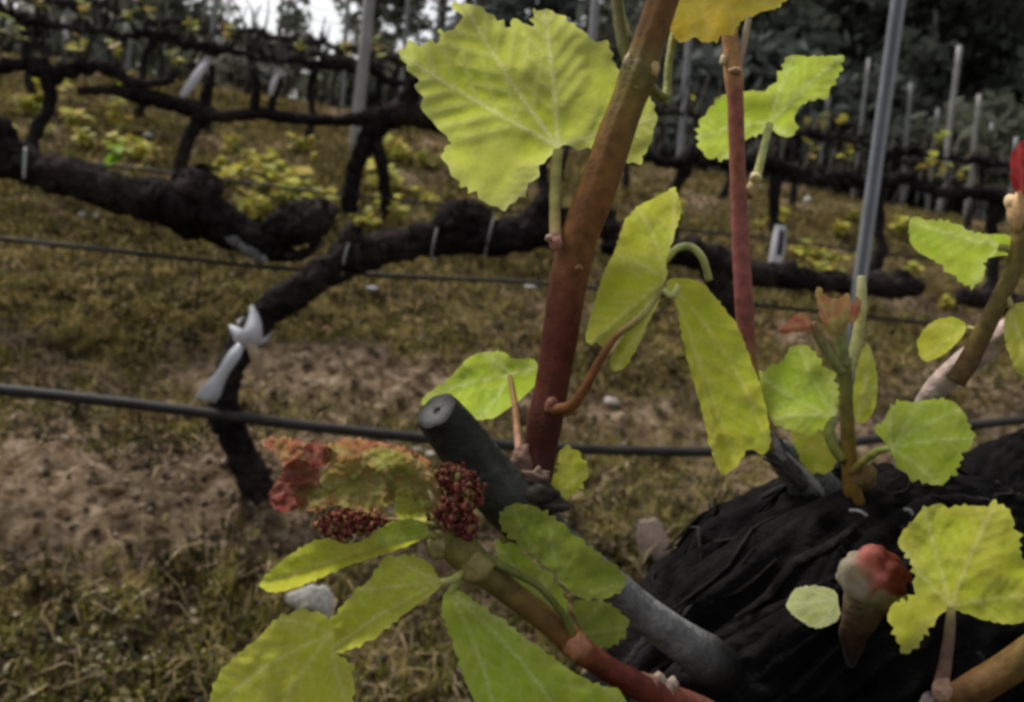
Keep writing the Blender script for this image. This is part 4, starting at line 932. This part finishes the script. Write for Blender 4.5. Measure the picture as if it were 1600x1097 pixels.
leaf(shootA, [(940, -90), (990, -120), (1010, -190), (990, -260), (940, -290), (880, -270), (850, -200), (870, -130), (910, -110)], (945, -95), .261, tilt=(.1, .3), pal='green', seed=71, teeth=(22, 7))
leaf(shootA, [(1190, -515), (1240, -500), (1280, -550), (1270, -620), (1220, -650), (1170, -620), (1150, -560)], (1192, -520), .236, tilt=(.2, .3), pal='lime', seed=72, teeth=(20, 6))
leaf(shootA, [(1185, -505), (1140, -480), (1090, -500), (1070, -560), (1110, -600), (1160, -580)], (1186, -512), .235, tilt=(-.3, .3), pal='yellow', seed=73, teeth=(18, 5))
# second shoot, behind
PK = (.24, .085, .06)
D = [(1110, -330, .34, 7, (.26, .26, .07)), (1120, -190, .347, 10, (.28, .24, .07)), (1132, -60, .352, 12, (.3, .2, .06)), (1138, 20, .355, 13, (.3, .18, .06)), (1142, 75, .356, 12, (.32, .17, .07)), (1146, 115, .357, 14.5, (.34, .19, .08)), (1149, 160, .358, 12.5, PK), (1152, 260, .36, 12.5, (.22, .08, .05)), (1156, 360, .362, 13.5, (.24, .08, .07)), (1161, 450, .364, 14, (.22, .07, .06)),
     (1166, 520, .366, 13.5, (.2, .07, .05)), (1174, 590, .368, 12, (.26, .14, .06)), (1190, 650, .37, 12, (.2, .12, .05)), (1210, 700, .372, 13, (.16, .1, .05))]
shootD = mk('shoot', tube(pstem(D), 18, 9, bark_disp(.05, 3, 12, 91, .04, .5)), M_STEM, vine, P(1210, 700, .372)); shootD['label'] = 'pinkish red second shoot standing right of the main one'
mk('node', join([blob(P(1130, 94, .3545), (.0013, .0026, .0013), (.45, .36, .2), 10, 7, .5, 2), blob(P(1149, 110, .3515), (.0028, .0014, .0015), (.42, .26, .15), 8, 6, .3, 3)]), M_STEM, shootD, P(1146, 110, .355))
stem(shootD, [(1150, 118, .3545, 6, (.3, .2, .12)), (1160, 80, .355, 5, (.3, .2, .14)), (1168, 40, .356, 5, (.3, .25, .14)), (1172, 10, .356, 4)], default=(.36, .34, .2))
L3 = [(1229, 86), (1262, 88), (1285, 88), (1317, 86), (1319, 97), (1307, 124), (1296, 142), (1292, 154), (1262, 157), (1247, 169), (1240, 184), (1246, 195), (1240, 214), (1221, 214), (1206, 202), (1187, 210), (1165, 217), (1157, 244), (1127, 251), (1097, 244), (1088, 214), (1094, 187), (1116, 161), (1135, 144), (1176, 141), (1195, 144), (1214, 124), (1225, 101)]
leaf(shootD, L3, (1203, 192), .376, tilt=(-.2, .5), pal='lime', teeth=(18, 7), seed=8, tips=[(1315, 88), (1090, 215), (1238, 212), (1240, 90), (1130, 248)], wave=.06, label='pale two lobed leaf on the second shoot')
stem(shootD, [(1203, 194, .375, 6, (.38, .4, .16)), (1192, 235, .371, 6, (.36, .38, .15)), (1183, 272, .367, 7, (.36, .33, .12)), (1168, 306, .362, 8, (.34, .22, .1))])
mk('bud', blob(P(1180, 278, .3635), (.0026, .0026, .0024), (.5, .42, .22), 10, 7, .3, 5), M_STEM, shootD, P(1180, 278, .365))
leaf(shootD, [(1110, -325), (1150, -330), (1180, -380), (1160, -440), (1110, -455), (1070, -420), (1065, -365)], (1110, -330), .34, tilt=(.1, .3), pal='lime', seed=74, teeth=(18, 5))
# spur that carries it
sg_ = tube(pstem([(1207, 688, .372, 9, (.2, .2, .2)), (1216, 702, .373, 17, (.09, .09, .09)), (1245, 735, .375, 24, GC), (1280, 768, .378, 34, (.07, .07, .065)), (1320, 820, .385, 48, KB2)]), 18, 9, bark_disp(.22, 3, 50, 93, .3, 1.0))
spurD = mk('spur', sg_, M_CANE, vine, P(1280, 768, .378))
for (a, b, c_, e, w_, cl) in [(1222, 718, 1203, 672, 9, (.16, .15, .15)), (1236, 722, 1219, 684, 8, (.05, .045, .045)), (1214, 722, 1186, 700, 9, (.02, .016, .016)), (1228, 730, 1192, 716, 9, (.03, .026, .024)), (1250, 738, 1232, 704, 8, (.03, .027, .026)), (1290, 775, 1228, 706, 9, (.2, .195, .18)), (1255, 760, 1215, 728, 12, (.025, .022, .02))]:
    mk('splinter', tube(pstem([(a, b, .37, w_, cl), ((a + c_) / 2 + 2, (b + e) / 2, .3685, w_ * .6, cl), (c_, e, .3675, 1.2, cl)]), 7, 5, bark_disp(.25, 3, 60, a, .3)), M_CANE, spurD, P(a, b, .37))

# young shoot with its cluster
SB = [(1338, 790, .362, 14, (.12, .07, .015)), (1330, 755, .36, 13, (.17, .095, .02)), (1326, 700, .358, 11, (.15, .095, .02)), (1323, 640, .356, 10, (.12, .105, .025)), (1321, 590, .355, 10, (.12, .12, .03)), (1318, 560, .354, 11, (.15, .15, .045))]
shootB = mk('shoot', tube(pstem(SB), 16, 9, bark_disp(.05, 3, 14, 95, .05, .5)), M_STEM, vine, P(1328, 755, .36)); shootB['label'] = 'short young shoot carrying a pinkish unopened cluster'
GB = (.2, .22, .08)
stem(shootB, [(1316, 580, .354, 9, GB), (1296, 555, .352, 8, GB), (1280, 528, .35, 8, (.2, .18, .07)), (1268, 505, .349, 6, (.24, .12, .07))])
stem(shootB, [(1319, 570, .353, 9, GB), (1316, 535, .351, 9, GB), (1312, 505, .35, 10, (.22, .2, .1)), (1308, 485, .35, 8, (.3, .18, .12))])
stem(shootB, [(1322, 580, .355, 9, (.3, .32, .12)), (1336, 545, .357, 9, (.32, .32, .12)), (1344, 500, .358, 8, (.34, .32, .11)), (1346, 462, .359, 8, (.38, .36, .16)), (1346, 432, .36, 6, (.42, .4, .2))])
stem(shootB, [(1318, 720, .357, 9, (.15, .14, .03)), (1302, 695, .36, 9, (.16, .17, .04)), (1296, 672, .364, 8, (.2, .22, .06)), (1304, 655, .37, 6, GB)])
mk('young_leaf', leaf_geo([(1273, 452), (1280, 447), (1288, 462), (1305, 468), (1318, 462), (1326, 456), (1330, 470), (1328, 500), (1318, 525), (1296, 525), (1282, 500)], (1308, 522), .3475, (-.2, .3), .3, .3, [(1274, 450), (1326, 458), (1302, 468)], 'rust', (12, 3), .1, .06, 4.0, 21)[0], M_LEAF, shootB, P(1308, 522, .3475))
mk('young_leaf', leaf_geo([(1212, 515), (1228, 505), (1246, 488), (1262, 492), (1272, 510), (1258, 520), (1240, 518), (1224, 524)], (1268, 508), .3485, (.3, .3), .2, .3, [(1214, 516), (1250, 490)], 'red', (10, 3), .1, .06, 4.0, 22)[0], M_LEAF, shootB, P(1268, 508, .3485))
mk('young_leaf', leaf_geo([(1326, 505), (1328, 480), (1338, 462), (1346, 470), (1344, 492), (1334, 506)], (1330, 506), .3495, (.3, .3), .2, .3, [(1340, 466)], 'red', (10, 2), .1, .06, 4.0, 23)[0], M_LEAF, shootB, P(1330, 506, .3495))
leaf(shootB, [(1187, 580), (1214, 570), (1228, 559), (1232, 545), (1249, 537), (1266, 542), (1277, 556), (1290, 573), (1304, 590), (1311, 615), (1308, 649), (1294, 670), (1273, 674), (1256, 677), (1228, 670), (1207, 660), (1190, 655), (1180, 620)], (1304, 652), .372, tilt=(.2, .3), pal='lime', teeth=(18, 7), seed=9, tips=[(1190, 590), (1250, 540), (1200, 655), (1300, 590)], label='leaf left of the young cluster shoot')
leaf(shootB, [(1356, 532), (1367, 566), (1372, 601), (1367, 643), (1349, 663), (1336, 660), (1332, 625), (1336, 590), (1342, 556)], (1338, 655), .366, tilt=(-.4, .1), pal='green', teeth=(14, 2), seed=10, tips=[(1356, 535), (1370, 600)], label='narrow leaf right of the young cluster shoot')
leaf(shootB, [(1232, 668), (1270, 672), (1300, 678), (1312, 700), (1305, 728), (1285, 745), (1262, 738), (1246, 708)], (1300, 690), .374, tilt=(.2, -.3), pal='yellow', teeth=(13, 3), seed=11, tips=[(1238, 672), (1270, 738), (1250, 705)])
leaf(shootB, [(1391, 636), (1405, 625), (1426, 629), (1446, 625), (1474, 623), (1498, 632), (1509, 649), (1516, 670), (1526, 681), (1519, 695), (1505, 705), (1498, 729), (1488, 746), (1464, 760), (1443, 753), (1419, 746), (1401, 729), (1395, 708), (1377, 684), (1363, 670), (1380, 660)], (1392, 700), .335, tilt=(.1, .3), cup=-.1, pal='lime', teeth=(19, 6), seed=12,
     tips=[(1440, 627), (1500, 640), (1522, 684), (1465, 758), (1395, 634)], label='round bright green leaf right of the young cluster shoot')
stem(shootB, [(1392, 700, .336, 5, (.3, .34, .1)), (1372, 705, .344, 6, (.26, .3, .08)), (1350, 720, .352, 6, (.22, .2, .05)), (1330, 738, .357, 6, (.2, .15, .04))])
mk('bud', blob(P(1352, 742, .358), (.0058, .005, .004), (.15, .10, .045), 12, 8, .4, 14), M_CANE, shootB, P(1352, 738, .358))

# right shoot with pink cane
CN = (.34, .26, .22)
caneR = mk('cane', tube(pstem([(1412, 790, .40, 24, KB2), (1416, 730, .39, 20, (.08, .07, .06)), (1424, 675, .378, 14, (.2, .16, .14)), (1440, 636, .37, 13, (.24, .2, .17)), (1462, 608, .365, 17, CN), (1505, 570, .36, 20, CN), (1560, 528, .355, 20, (.38, .28, .24)), (1640, 480, .35, 22, CN)]), 16, 8, bark_disp(.08, 3, 20, 97, .1, .6)), M_CANE, vine, P(1436, 640, .37))
SR = [(1492, 596, .352, 16, (.08, .05, .02)), (1512, 566, .349, 15, (.1, .06, .024)), (1538, 515, .345, 14, (.1, .07, .02)), (1562, 468, .342, 13, (.12, .09, .028)), (1584, 420, .34, 13, (.13, .10, .028)), (1594, 380, .338, 13, (.13, .09, .028)), (1598, 340, .337, 13, (.2, .12, .04))]
shootR = mk('shoot', tube(pstem(SR), 16, 9, bark_disp(.07, 3, 16, 99, .08, .7)), M_STEM, vine, P(1492, 596, .352)); shootR['label'] = 'brown shoot at the right edge with a red tip'
mk('bud', join([blob(P(1592, 330, .336), (.004, .008, .004), (.48, .3, .14), 12, 8, .35, 15), blob(P(1582, 318, .337), (.003, .004, .003), (.5, .36, .2), 10, 7, .3, 16)]), M_STEM, shootR, P(1592, 330, .336))
leaf(shootR, [(1582, 300), (1578, 265), (1580, 240), (1592, 222), (1612, 215), (1640, 230), (1640, 280), (1615, 305)], (1596, 300), .3355, tilt=(.2, .3), pal='crimson', teeth=(12, 4), seed=13, tips=[(1590, 225), (1636, 240)], name='young_leaf', cup=.25)
leaf(shootR, [(1420, 343), (1437, 338), (1454, 346), (1473, 343), (1499, 352), (1516, 362), (1535, 366), (1582, 366), (1586, 397), (1537, 403), (1539, 433), (1521, 450), (1502, 442), (1482, 422), (1462, 408), (1440, 397), (1423, 383), (1420, 363)], (1560, 384), .341, tilt=(.2, .5), pal='lime', teeth=(17, 6), seed=14, tips=[(1424, 345), (1522, 446), (1500, 354)], wave=.05, label='pale leaf left of the red tipped right shoot')
stem(shootR, [(1560, 384, .341, 5, PA), (1578, 390, .340, 6, PA), (1592, 398, .339, 6, (.25, .2, .07))])
leaf(shootR, [(1433, 532), (1446, 511), (1467, 497), (1492, 495), (1512, 507), (1505, 525), (1485, 546), (1467, 559), (1446, 566), (1436, 556)], (1512, 512), .352, tilt=(.1, .5), pal='yellow', teeth=(14, 2), seed=15, tips=[(1440, 560), (1446, 512), (1485, 545)], label='small oval yellow leaf above the pink cane')
stem(shootR, [(1512, 512, .352, 4, PA), (1528, 516, .349, 4, PA), (1540, 520, .345, 5, (.2, .14, .05))])
leaf(shootR, [(1570, 490), (1590, 470), (1640, 480), (1650, 560), (1610, 592), (1590, 585), (1575, 550), (1568, 520)], (1580, 480), .339, tilt=(-.2, .3), pal='green', teeth=(14, 3), seed=16, tips=[(1605, 590), (1640, 490), (1572, 525)], label='leaf cut by the right edge below the red tip')
stem(shootR, [(1580, 480, .339, 5, PA), (1574, 465, .340, 5, PA), (1566, 458, .342, 6, (.2, .14, .05))])

# lower shoot with flower clusters
OG, OR2 = (.11, .095, .022), (.13, .065, .018)
E_ = [(1150, 1150, .285, 30, (.1, .04, .02)), (1085, 1112, .268, 26, (.16, .06, .04)), (1030, 1088, .255, 22, (.12, .03, .018)), (980, 1062, .246, 20, (.10, .022, .012)), (930, 1032, .241, 19, (.11, .026, .012)), (900, 1008, .239, 22, (.16, .06, .02)), (868, 980, .238, 20, OR2), (810, 936, .237, 20, (.11, .07, .018)), (768, 902, .2365, 23, OG), (738, 878, .236, 27, (.13, .105, .03)), (712, 848, .236, 27, OG), (695, 822, .236, 15, OG)]
shootE = mk('shoot', tube(pstem(E_), 20, 9, bark_disp(.05, 3, 12, 101, .05, .6)), M_STEM, vine, P(1030, 1088, .255)); shootE['label'] = 'lower red and olive shoot reaching left under the cane'
for q_, (nc, nr, ncol) in enumerate([((902, 1012, .2345), (.0034, .004, .0025), (.3, .13, .07)), ((745, 886, .2325), (.0046, .004, .003), (.2, .16, .055)), ((690, 850, .2345), (.0035, .004, .003), (.22, .2, .08))]):
    mk('node', blob(P(*nc), nr, ncol, 14, 9, .45, q_ + 1), M_STEM, shootE, P(*nc))
mk('bud', join([blob(P(1012 + a, 1072 + b, .249 + c), (r, r * 1.1, r), cl, 10, 7, .35, i) for i, (a, b, c, r, cl) in enumerate([(0, 2, .002, .0036, (.24, .13, .09)), (16, -10, .006, .0022, (.3, .22, .16)), (28, 6, .006, .0026, (.26, .19, .14)), (-6, 12, 0, .0024, (.24, .14, .1)), (38, -4, .01, .0018, (.34, .28, .22))])]), M_CANE, shootE, P(1015, 1075, .25))
DO = (.1, .11, .025)
stem(shootE, [(752, 868, .234, 7, DO), (790, 888, .2335, 7, DO), (840, 915, .234, 6, DO), (872, 950, .2345, 6, DO), (888, 975, .2345, 7, DO), (896, 1000, .235, 8, OR2)])
LF = dict(teeth=(22, 6))
leaf(shootE, [(777, 804), (803, 785), (834, 790), (868, 810), (904, 840), (940, 870), (978, 898), (976, 921), (948, 936), (912, 938), (882, 918), (856, 887), (816, 857), (786, 831)], (888, 935), .2395, tilt=(.05, .1), pal='deep', seed=31, tips=[(800, 790), (970, 912), (860, 818)], fold=.15, label='dark green leaf lying across the grey cane', **LF)
leaf(shootE, [(768, 844), (803, 852), (838, 879), (869, 905), (886, 940), (888, 980), (860, 968), (825, 946), (794, 912)], (884, 972), .244, tilt=(0, .15), pal='lime', seed=32, tips=[(770, 846), (840, 880), (800, 915)], **LF)
leaf(shootE, [(890, 942), (920, 936), (947, 940), (974, 958), (984, 984), (958, 1012), (926, 1008), (904, 975)], (896, 990), .247, tilt=(.1, .2), pal='deep', seed=33, tips=[(980, 980), (940, 940)], **LF)
L18 = [(694, 922), (720, 922), (755, 949), (790, 971), (825, 1001), (860, 1023), (886, 1045), (934, 1071), (969, 1076), (978, 1095), (985, 1140), (900, 1170), (800, 1160), (750, 1110), (729, 1071), (716, 1032), (702, 988), (689, 957)]
leaf(shootE, L18, (704, 926), .2335, tilt=(.05, -.3), pal='lime', seed=34, tips=[(975, 1100), (900, 1160), (780, 1140), (830, 1005)], quilt=.03, label='large leaf at the bottom centre under the lower shoot', **LF)
stem(shootE, [(704, 926, .2335, 5, (.34, .38, .1)), (716, 908, .2335, 6, (.3, .32, .09)), (730, 890, .2335, 7, OG)])
leaf(shootE, [(401, 914), (436, 879), (475, 852), (510, 839), (541, 852), (571, 844), (597, 822), (632, 811), (663, 822), (667, 839), (628, 857), (584, 870), (545, 883), (497, 905), (453, 922), (422, 927)], (664, 832), .232, tilt=(.15, .4), pal='yellow', seed=35, tips=[(405, 914), (510, 842), (632, 813)], fold=-.8, teeth=(16, 3), label='edge on folded leaf pointing left, lower left of the flower cluster')
stem(shootE, [(664, 832, .232, 6, PA), (684, 840, .2325, 7, OG), (704, 852, .233, 8, OG)])
L16 = [(560, 920), (580, 905), (589, 883), (615, 868), (646, 868), (672, 879), (681, 896), (694, 914), (659, 940), (628, 962), (597, 988), (562, 1010), (519, 1023), (484, 1041), (500, 1005), (516, 970), (540, 940)]
leaf(shootE, L16, (690, 908), .227, tilt=(.1, .3), pal='green', seed=36, tips=[(486, 1040), (615, 870), (560, 922), (600, 985)], fold=-.6, droop=-.3, quilt=.028, label='arched folded leaf lower left of the shoot tip', **LF)
stem(shootE, [(690, 908, .227, 5, (.4, .42, .14)), (706, 906, .229, 6, (.36, .36, .1)), (728, 892, .2325, 7, OG)])
L17 = [(322, 1110), (339, 1054), (366, 1027), (409, 992), (431, 966), (466, 953), (506, 957), (524, 984), (520, 1020), (550, 1034), (554, 1076), (545, 1141), (470, 1190), (380, 1190), (330, 1160)]
leaf(shootE, L17, (516, 990), .2295, tilt=(.1, -.2), pal='green', seed=37, tips=[(330, 1110), (432, 968), (400, 1180), (545, 1110)], cup=-.08, quilt=.025, label='broad leaf cut by the bottom edge, left of centre', **LF)
PAL['tip'] = ((.32, .11, .055), (.42, .16, .11), (.4, .24, .15), (.27, .22, .06)); PAL['magenta'] = ((.17, .03, .026), (.3, .09, .07), (.3, .16, .12), (.25, .1, .06)); PAL['crimson'] = ((.22, .015, .015), (.3, .04, .04), (.3, .07, .06), (.15, .01, .012)); PAL['bronze'] = ((.28, .3, .06), (.42, .2, .1), (.46, .42, .2), (.3, .2, .06))
YL = dict(name='young_leaf', sp=3.5, smoothing=1, quilt=.05, crumple=.14)
leaf(shootE, [(402, 690), (440, 682), (480, 690), (500, 712), (492, 738), (470, 730), (445, 735), (436, 712)], (498, 735), .2365, tilt=(.1, .4), pal='tip', seed=38, tips=[(405, 692), (470, 690), (445, 733)], teeth=(13, 5), wave=.2, cup=.25, **YL)
leaf(shootE, [(498, 700), (540, 684), (590, 690), (640, 700), (678, 724), (664, 740), (610, 730), (570, 728), (530, 735), (505, 728)], (672, 736), .2365, tilt=(.05, .5), pal='tip', seed=42, tips=[(500, 705), (590, 692), (540, 732)], teeth=(14, 5), wave=.15, cup=.2, label='crumpled red young leaf at the shoot tip', **YL)
leaf(shootE, [(436, 748), (444, 728), (462, 716), (486, 722), (502, 736), (496, 756), (482, 764), (476, 784), (460, 798), (440, 802), (424, 792), (418, 772), (428, 758)], (505, 740), .2345, tilt=(.2, .3), pal='magenta', seed=41, tips=[(425, 778), (450, 795), (450, 740)], teeth=(11, 2), wave=.3, cup=.3, **YL)
leaf(shootE, [(470, 704), (486, 690), (506, 692), (522, 704), (516, 722), (498, 732), (478, 722)], (518, 720), .232, tilt=(.3, .3), pal='magenta', seed=40, tips=[(474, 706), (505, 692)], teeth=(9, 2), wave=.3, cup=.4, **YL)
leaf(shootE, [(500, 750), (520, 724), (560, 714), (600, 718), (622, 740), (618, 772), (600, 796), (560, 796), (525, 790), (505, 778)], (618, 768), .2335, tilt=(.1, .3), pal='bronze', seed=39, tips=[(504, 755), (560, 717), (530, 788)], teeth=(14, 5), wave=.12, cup=.15, **YL)
leaf(shootE, [(600, 742), (625, 722), (655, 730), (680, 760), (694, 790), (672, 802), (635, 800), (608, 786)], (688, 792), .2325, tilt=(-.1, .3), pal='bronze', seed=43, tips=[(605, 745), (650, 730), (612, 785)], teeth=(13, 5), wave=.15, cup=.1, **YL)
leaf(shootE, [(560, 704), (600, 698), (645, 712), (672, 736), (690, 762), (668, 766), (640, 750), (604, 742), (575, 728)], (690, 764), .2338, tilt=(.1, .4), pal='bronze', seed=44, tips=[(564, 706), (645, 714), (600, 740)], teeth=(13, 5), wave=.2, cup=.1, **YL)
leaf(shootE, [(615, 780), (640, 764), (672, 770), (694, 790), (676, 812), (640, 818), (618, 806)], (692, 796), .2328, tilt=(-.1, .4), pal='green', seed=45, tips=[(618, 788), (645, 766), (640, 814)], teeth=(12, 4), wave=.2, cup=.1, **YL)
leaf(shootE, [(452, 766), (480, 752), (506, 764), (520, 786), (500, 800), (470, 796)], (516, 780), .2352, tilt=(.1, .4), pal='rust', seed=46, tips=[(455, 770), (484, 755), (475, 794)], teeth=(12, 4), wave=.2, cup=.1, **YL)
leaf(shootE, [(580, 842), (604, 820), (640, 808), (668, 818), (672, 840), (640, 846), (606, 856)], (670, 832), .2312, tilt=(.1, .6), pal='lime', seed=47, tips=[(584, 842), (640, 812)], teeth=(14, 4), wave=.1, cup=.1, fold=.5)
stem(shootE, [(688, 800, .2325, 4, (.44, .38, .2)), (672, 770, .2312, 4, (.5, .4, .22)), (668, 745, .231, 3, (.5, .34, .16)), (650, 728, .2312, 2, (.44, .24, .12))], name='tendril')
stem(shootE, [(690, 795, .2335, 5, (.34, .3, .12)), (660, 785, .2325, 5, (.42, .38, .2)), (630, 770, .2325, 4, (.42, .36, .18)), (600, 762, .233, 3, (.4, .3, .14))], name='tendril')
stem(shootE, [(694, 815, .236, 7, OG), (690, 790, .2355, 7, OG), (684, 765, .236, 6, (.24, .2, .06)), (660, 740, .2365, 5, (.3, .14, .06))])
def cluster(spots, d, rpx, n, seed, label):
    rs = np.random.default_rng(seed); gs = []
    q = catmull(np.array([(a, b, 0) for a, b, _ in spots], float), 8); rr = np.interp(np.linspace(0, 1, len(q)), np.linspace(0, 1, len(spots)), [s[2] for s in spots])
    gs.append(tube([(*P(a, b, d), .0012, .2, .12, .04) for a, b, _ in spots], 6, 5))
    for i in range(n):
        k = rs.integers(0, len(q)); a, ph = rs.uniform(0, 2 * math.pi), rs.uniform(-1, 1)
        v = np.array([math.cos(a) * math.sqrt(1 - ph * ph), ph, math.sin(a) * math.sqrt(1 - ph * ph)]) * rr[k] * rs.uniform(.55, 1.12)
        c = P(q[k][0] + v[0], q[k][1] + v[1], d + v[2] * d / FPX); r = rpx * d / FPX * rs.uniform(.55, 1.35)
        cl = np.array([(.13, .03, .025), (.2, .06, .045), (.07, .02, .015), (.24, .13, .06), (.2, .19, .06)][rs.choice(5, p=[.34, .26, .2, .14, .06])]) * rs.uniform(.6, 1.3)
        g = blob(c, (r, r * 1.3, r), cl, 7, 5, .35, i)
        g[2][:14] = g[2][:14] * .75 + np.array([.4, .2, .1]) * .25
        gs.append(g)
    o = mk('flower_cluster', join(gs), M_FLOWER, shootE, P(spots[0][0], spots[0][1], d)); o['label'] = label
cluster([(728, 832, 14), (720, 812, 26), (690, 800, 24), (716, 786, 34), (735, 762, 22), (708, 752, 28), (700, 738, 14)], .2335, 3.8, 560, 1, 'dark red bud cluster beside the grey cane')
cluster([(590, 812, 12), (560, 816, 22), (530, 820, 24), (508, 822, 14)], .236, 3.6, 300, 2, 'smaller dark red bud cluster to the left')
stem(shootE, [(700, 825, .2355, 5, OG), (650, 815, .2365, 4, (.2, .17, .06)), (600, 812, .2365, 4, (.2, .12, .05))], name='petiole')

# lower right: leaf on a thin stalk, brown cane and a swelling bud
caneF = mk('cane', tube(pstem([(1380, 1180, .32, 30, KB2), (1450, 1125, .31, 25, (.05, .024, .01)), (1510, 1085, .30, 24, (.085, .042, .014)), (1570, 1048, .295, 24, (.10, .056, .016)), (1640, 1000, .29, 25, (.14, .09, .026)), (1800, 890, .285, 24, (.16, .11, .03)), (1960, 770, .285, 20, (.18, .15, .04))]), 18, 9, bark_disp(.06, 3, 16, 111, .06, .6)), M_STEM, vine, P(1450, 1125, .31))
leaf(caneF, [(1440, 797), (1451, 789), (1472, 792), (1489, 792), (1509, 789), (1532, 792), (1555, 784), (1576, 794), (1584, 815), (1593, 838), (1595, 872), (1612, 880), (1645, 905), (1650, 950), (1605, 972), (1576, 976), (1547, 971), (1518, 962), (1494, 953), (1475, 955), (1460, 971), (1440, 1000), (1423, 1023), (1405, 1011), (1397, 988), (1385, 953), (1402, 939), (1425, 935), (1431, 910), (1423, 875), (1402, 852), (1408, 832), (1428, 812)],
     (1486, 946), .288, tilt=(.1, .3), pal='green', teeth=(19, 8), seed=51, tips=[(1556, 787), (1445, 796), (1640, 930), (1422, 1020), (1405, 850)], wave=.05, cup=-.05, label='large serrated leaf before the black head at lower right')
stem(caneF, [(1486, 950, .288, 6, (.3, .26, .1)), (1484, 985, .2875, 8, (.15, .1, .065)), (1478, 1030, .2875, 9, (.13, .08, .06)), (1470, 1075, .289, 12, (.2, .11, .075)), (1466, 1110, .295, 16, (.16, .085, .06))])
mk('bud', join([blob(P(1452, 1096, .289), (.003, .003, .003), (.14, .11, .11), 10, 7, .4, 2), blob(P(1472, 1078, .286), (.0032, .004, .003), (.36, .22, .15), 10, 7, .4, 3)]), M_CANE, caneF, P(1460, 1090, .288))
budH = mk('bud', tube(pstem([(1328, 1038, .318, 6, (.05, .05, .05)), (1331, 1012, .312, 14, (.03, .018, .011)), (1336, 985, .307, 20, (.035, .02, .011)), (1346, 955, .305, 26, (.06, .042, .02)), (1358, 925, .304, 34, (.12, .1, .05)), (1364, 900, .304, 34, (.2, .1, .06))]), 18, 8, bark_disp(.2, 3, 40, 121, .25)), M_CANE, trunk, P(1330, 1034, .318)); budH['label'] = 'swelling bud with pink tip on the black head'
def scale_(c, r, col, seed, rot=0.0, amp=.35):
    a = math.radians(rot); ax = (RT * math.cos(a) + UP * math.sin(a), UP * math.cos(a) - RT * math.sin(a), FW)
    g = blob(P(*c), [q * c[2] / FPX for q in r], col, 18, 12, amp, seed, ax)
    g[2][:] = g[2] * (.6 + .8 * fbm(g[0] * 700, 3, seed))[:, None]
    mk('bud_scale', g, M_LEAF, trunk, P(*c))
bg_ = blob(P(1370, 897, .301), [q * .301 / FPX for q in (49, 47, 30)], (.4, .2, .15), 56, 36, .3, 66)
bp_ = np.array([proj(w)[:2] for w in bg_[0]]); bt = (bp_[:, 0] - 1320) / 104 + .35 * (fbm(bg_[0] * 260, 3, 5) - .5) + .12 * (bp_[:, 1] - 895) / 45 * -1
cr_, pk_, rd_ = np.array((.36, .33, .24)), np.array((.42, .15, .12)), np.array((.15, .035, .02))
w1 = np.clip((bt - .2) / .18, 0, 1)[:, None]; w2 = np.clip((bt - .5) / .22, 0, 1)[:, None]
bg_[2][:] = ((cr_ * (1 - w1) + pk_ * w1) * (1 - w2) + rd_ * w2) * (.65 + .7 * fbm(bg_[0] * 600, 3, 9))[:, None]
crz = (np.abs(fbm(bg_[0] * np.array([150, 150, 70]), 2, 12) - .5) - .12)[:, None]; bc_ = P(1370, 897, .301)
bg_[0][:] = bc_ + (bg_[0] - bc_) * (1 + .55 * crz)
mk('bud_tip', bg_, M_LEAF, trunk, bc_)['label'] = 'pink and red opening tip of the bud'
scale_((1362, 940, .3), (28, 12, 12), (.16, .13, .06), 64, 6, .4); scale_((1400, 936, .2995), (24, 9, 8), (.34, .35, .1), 70, 4, .3)
smo = leaf_geo([(1228, 945), (1240, 920), (1262, 915), (1290, 917), (1308, 925), (1310, 945), (1314, 962), (1300, 976), (1275, 983), (1255, 973), (1234, 957)], (1306, 938), .303, (.1, .5), .25, .1, [(1232, 945), (1262, 918), (1276, 980)], 'pale', (12, 2), .08, .06, 4.0, 52)
mk('leaf', smo[0], M_LEAF, trunk, smo[1])['label'] = 'small pale leaf left of the pink bud'
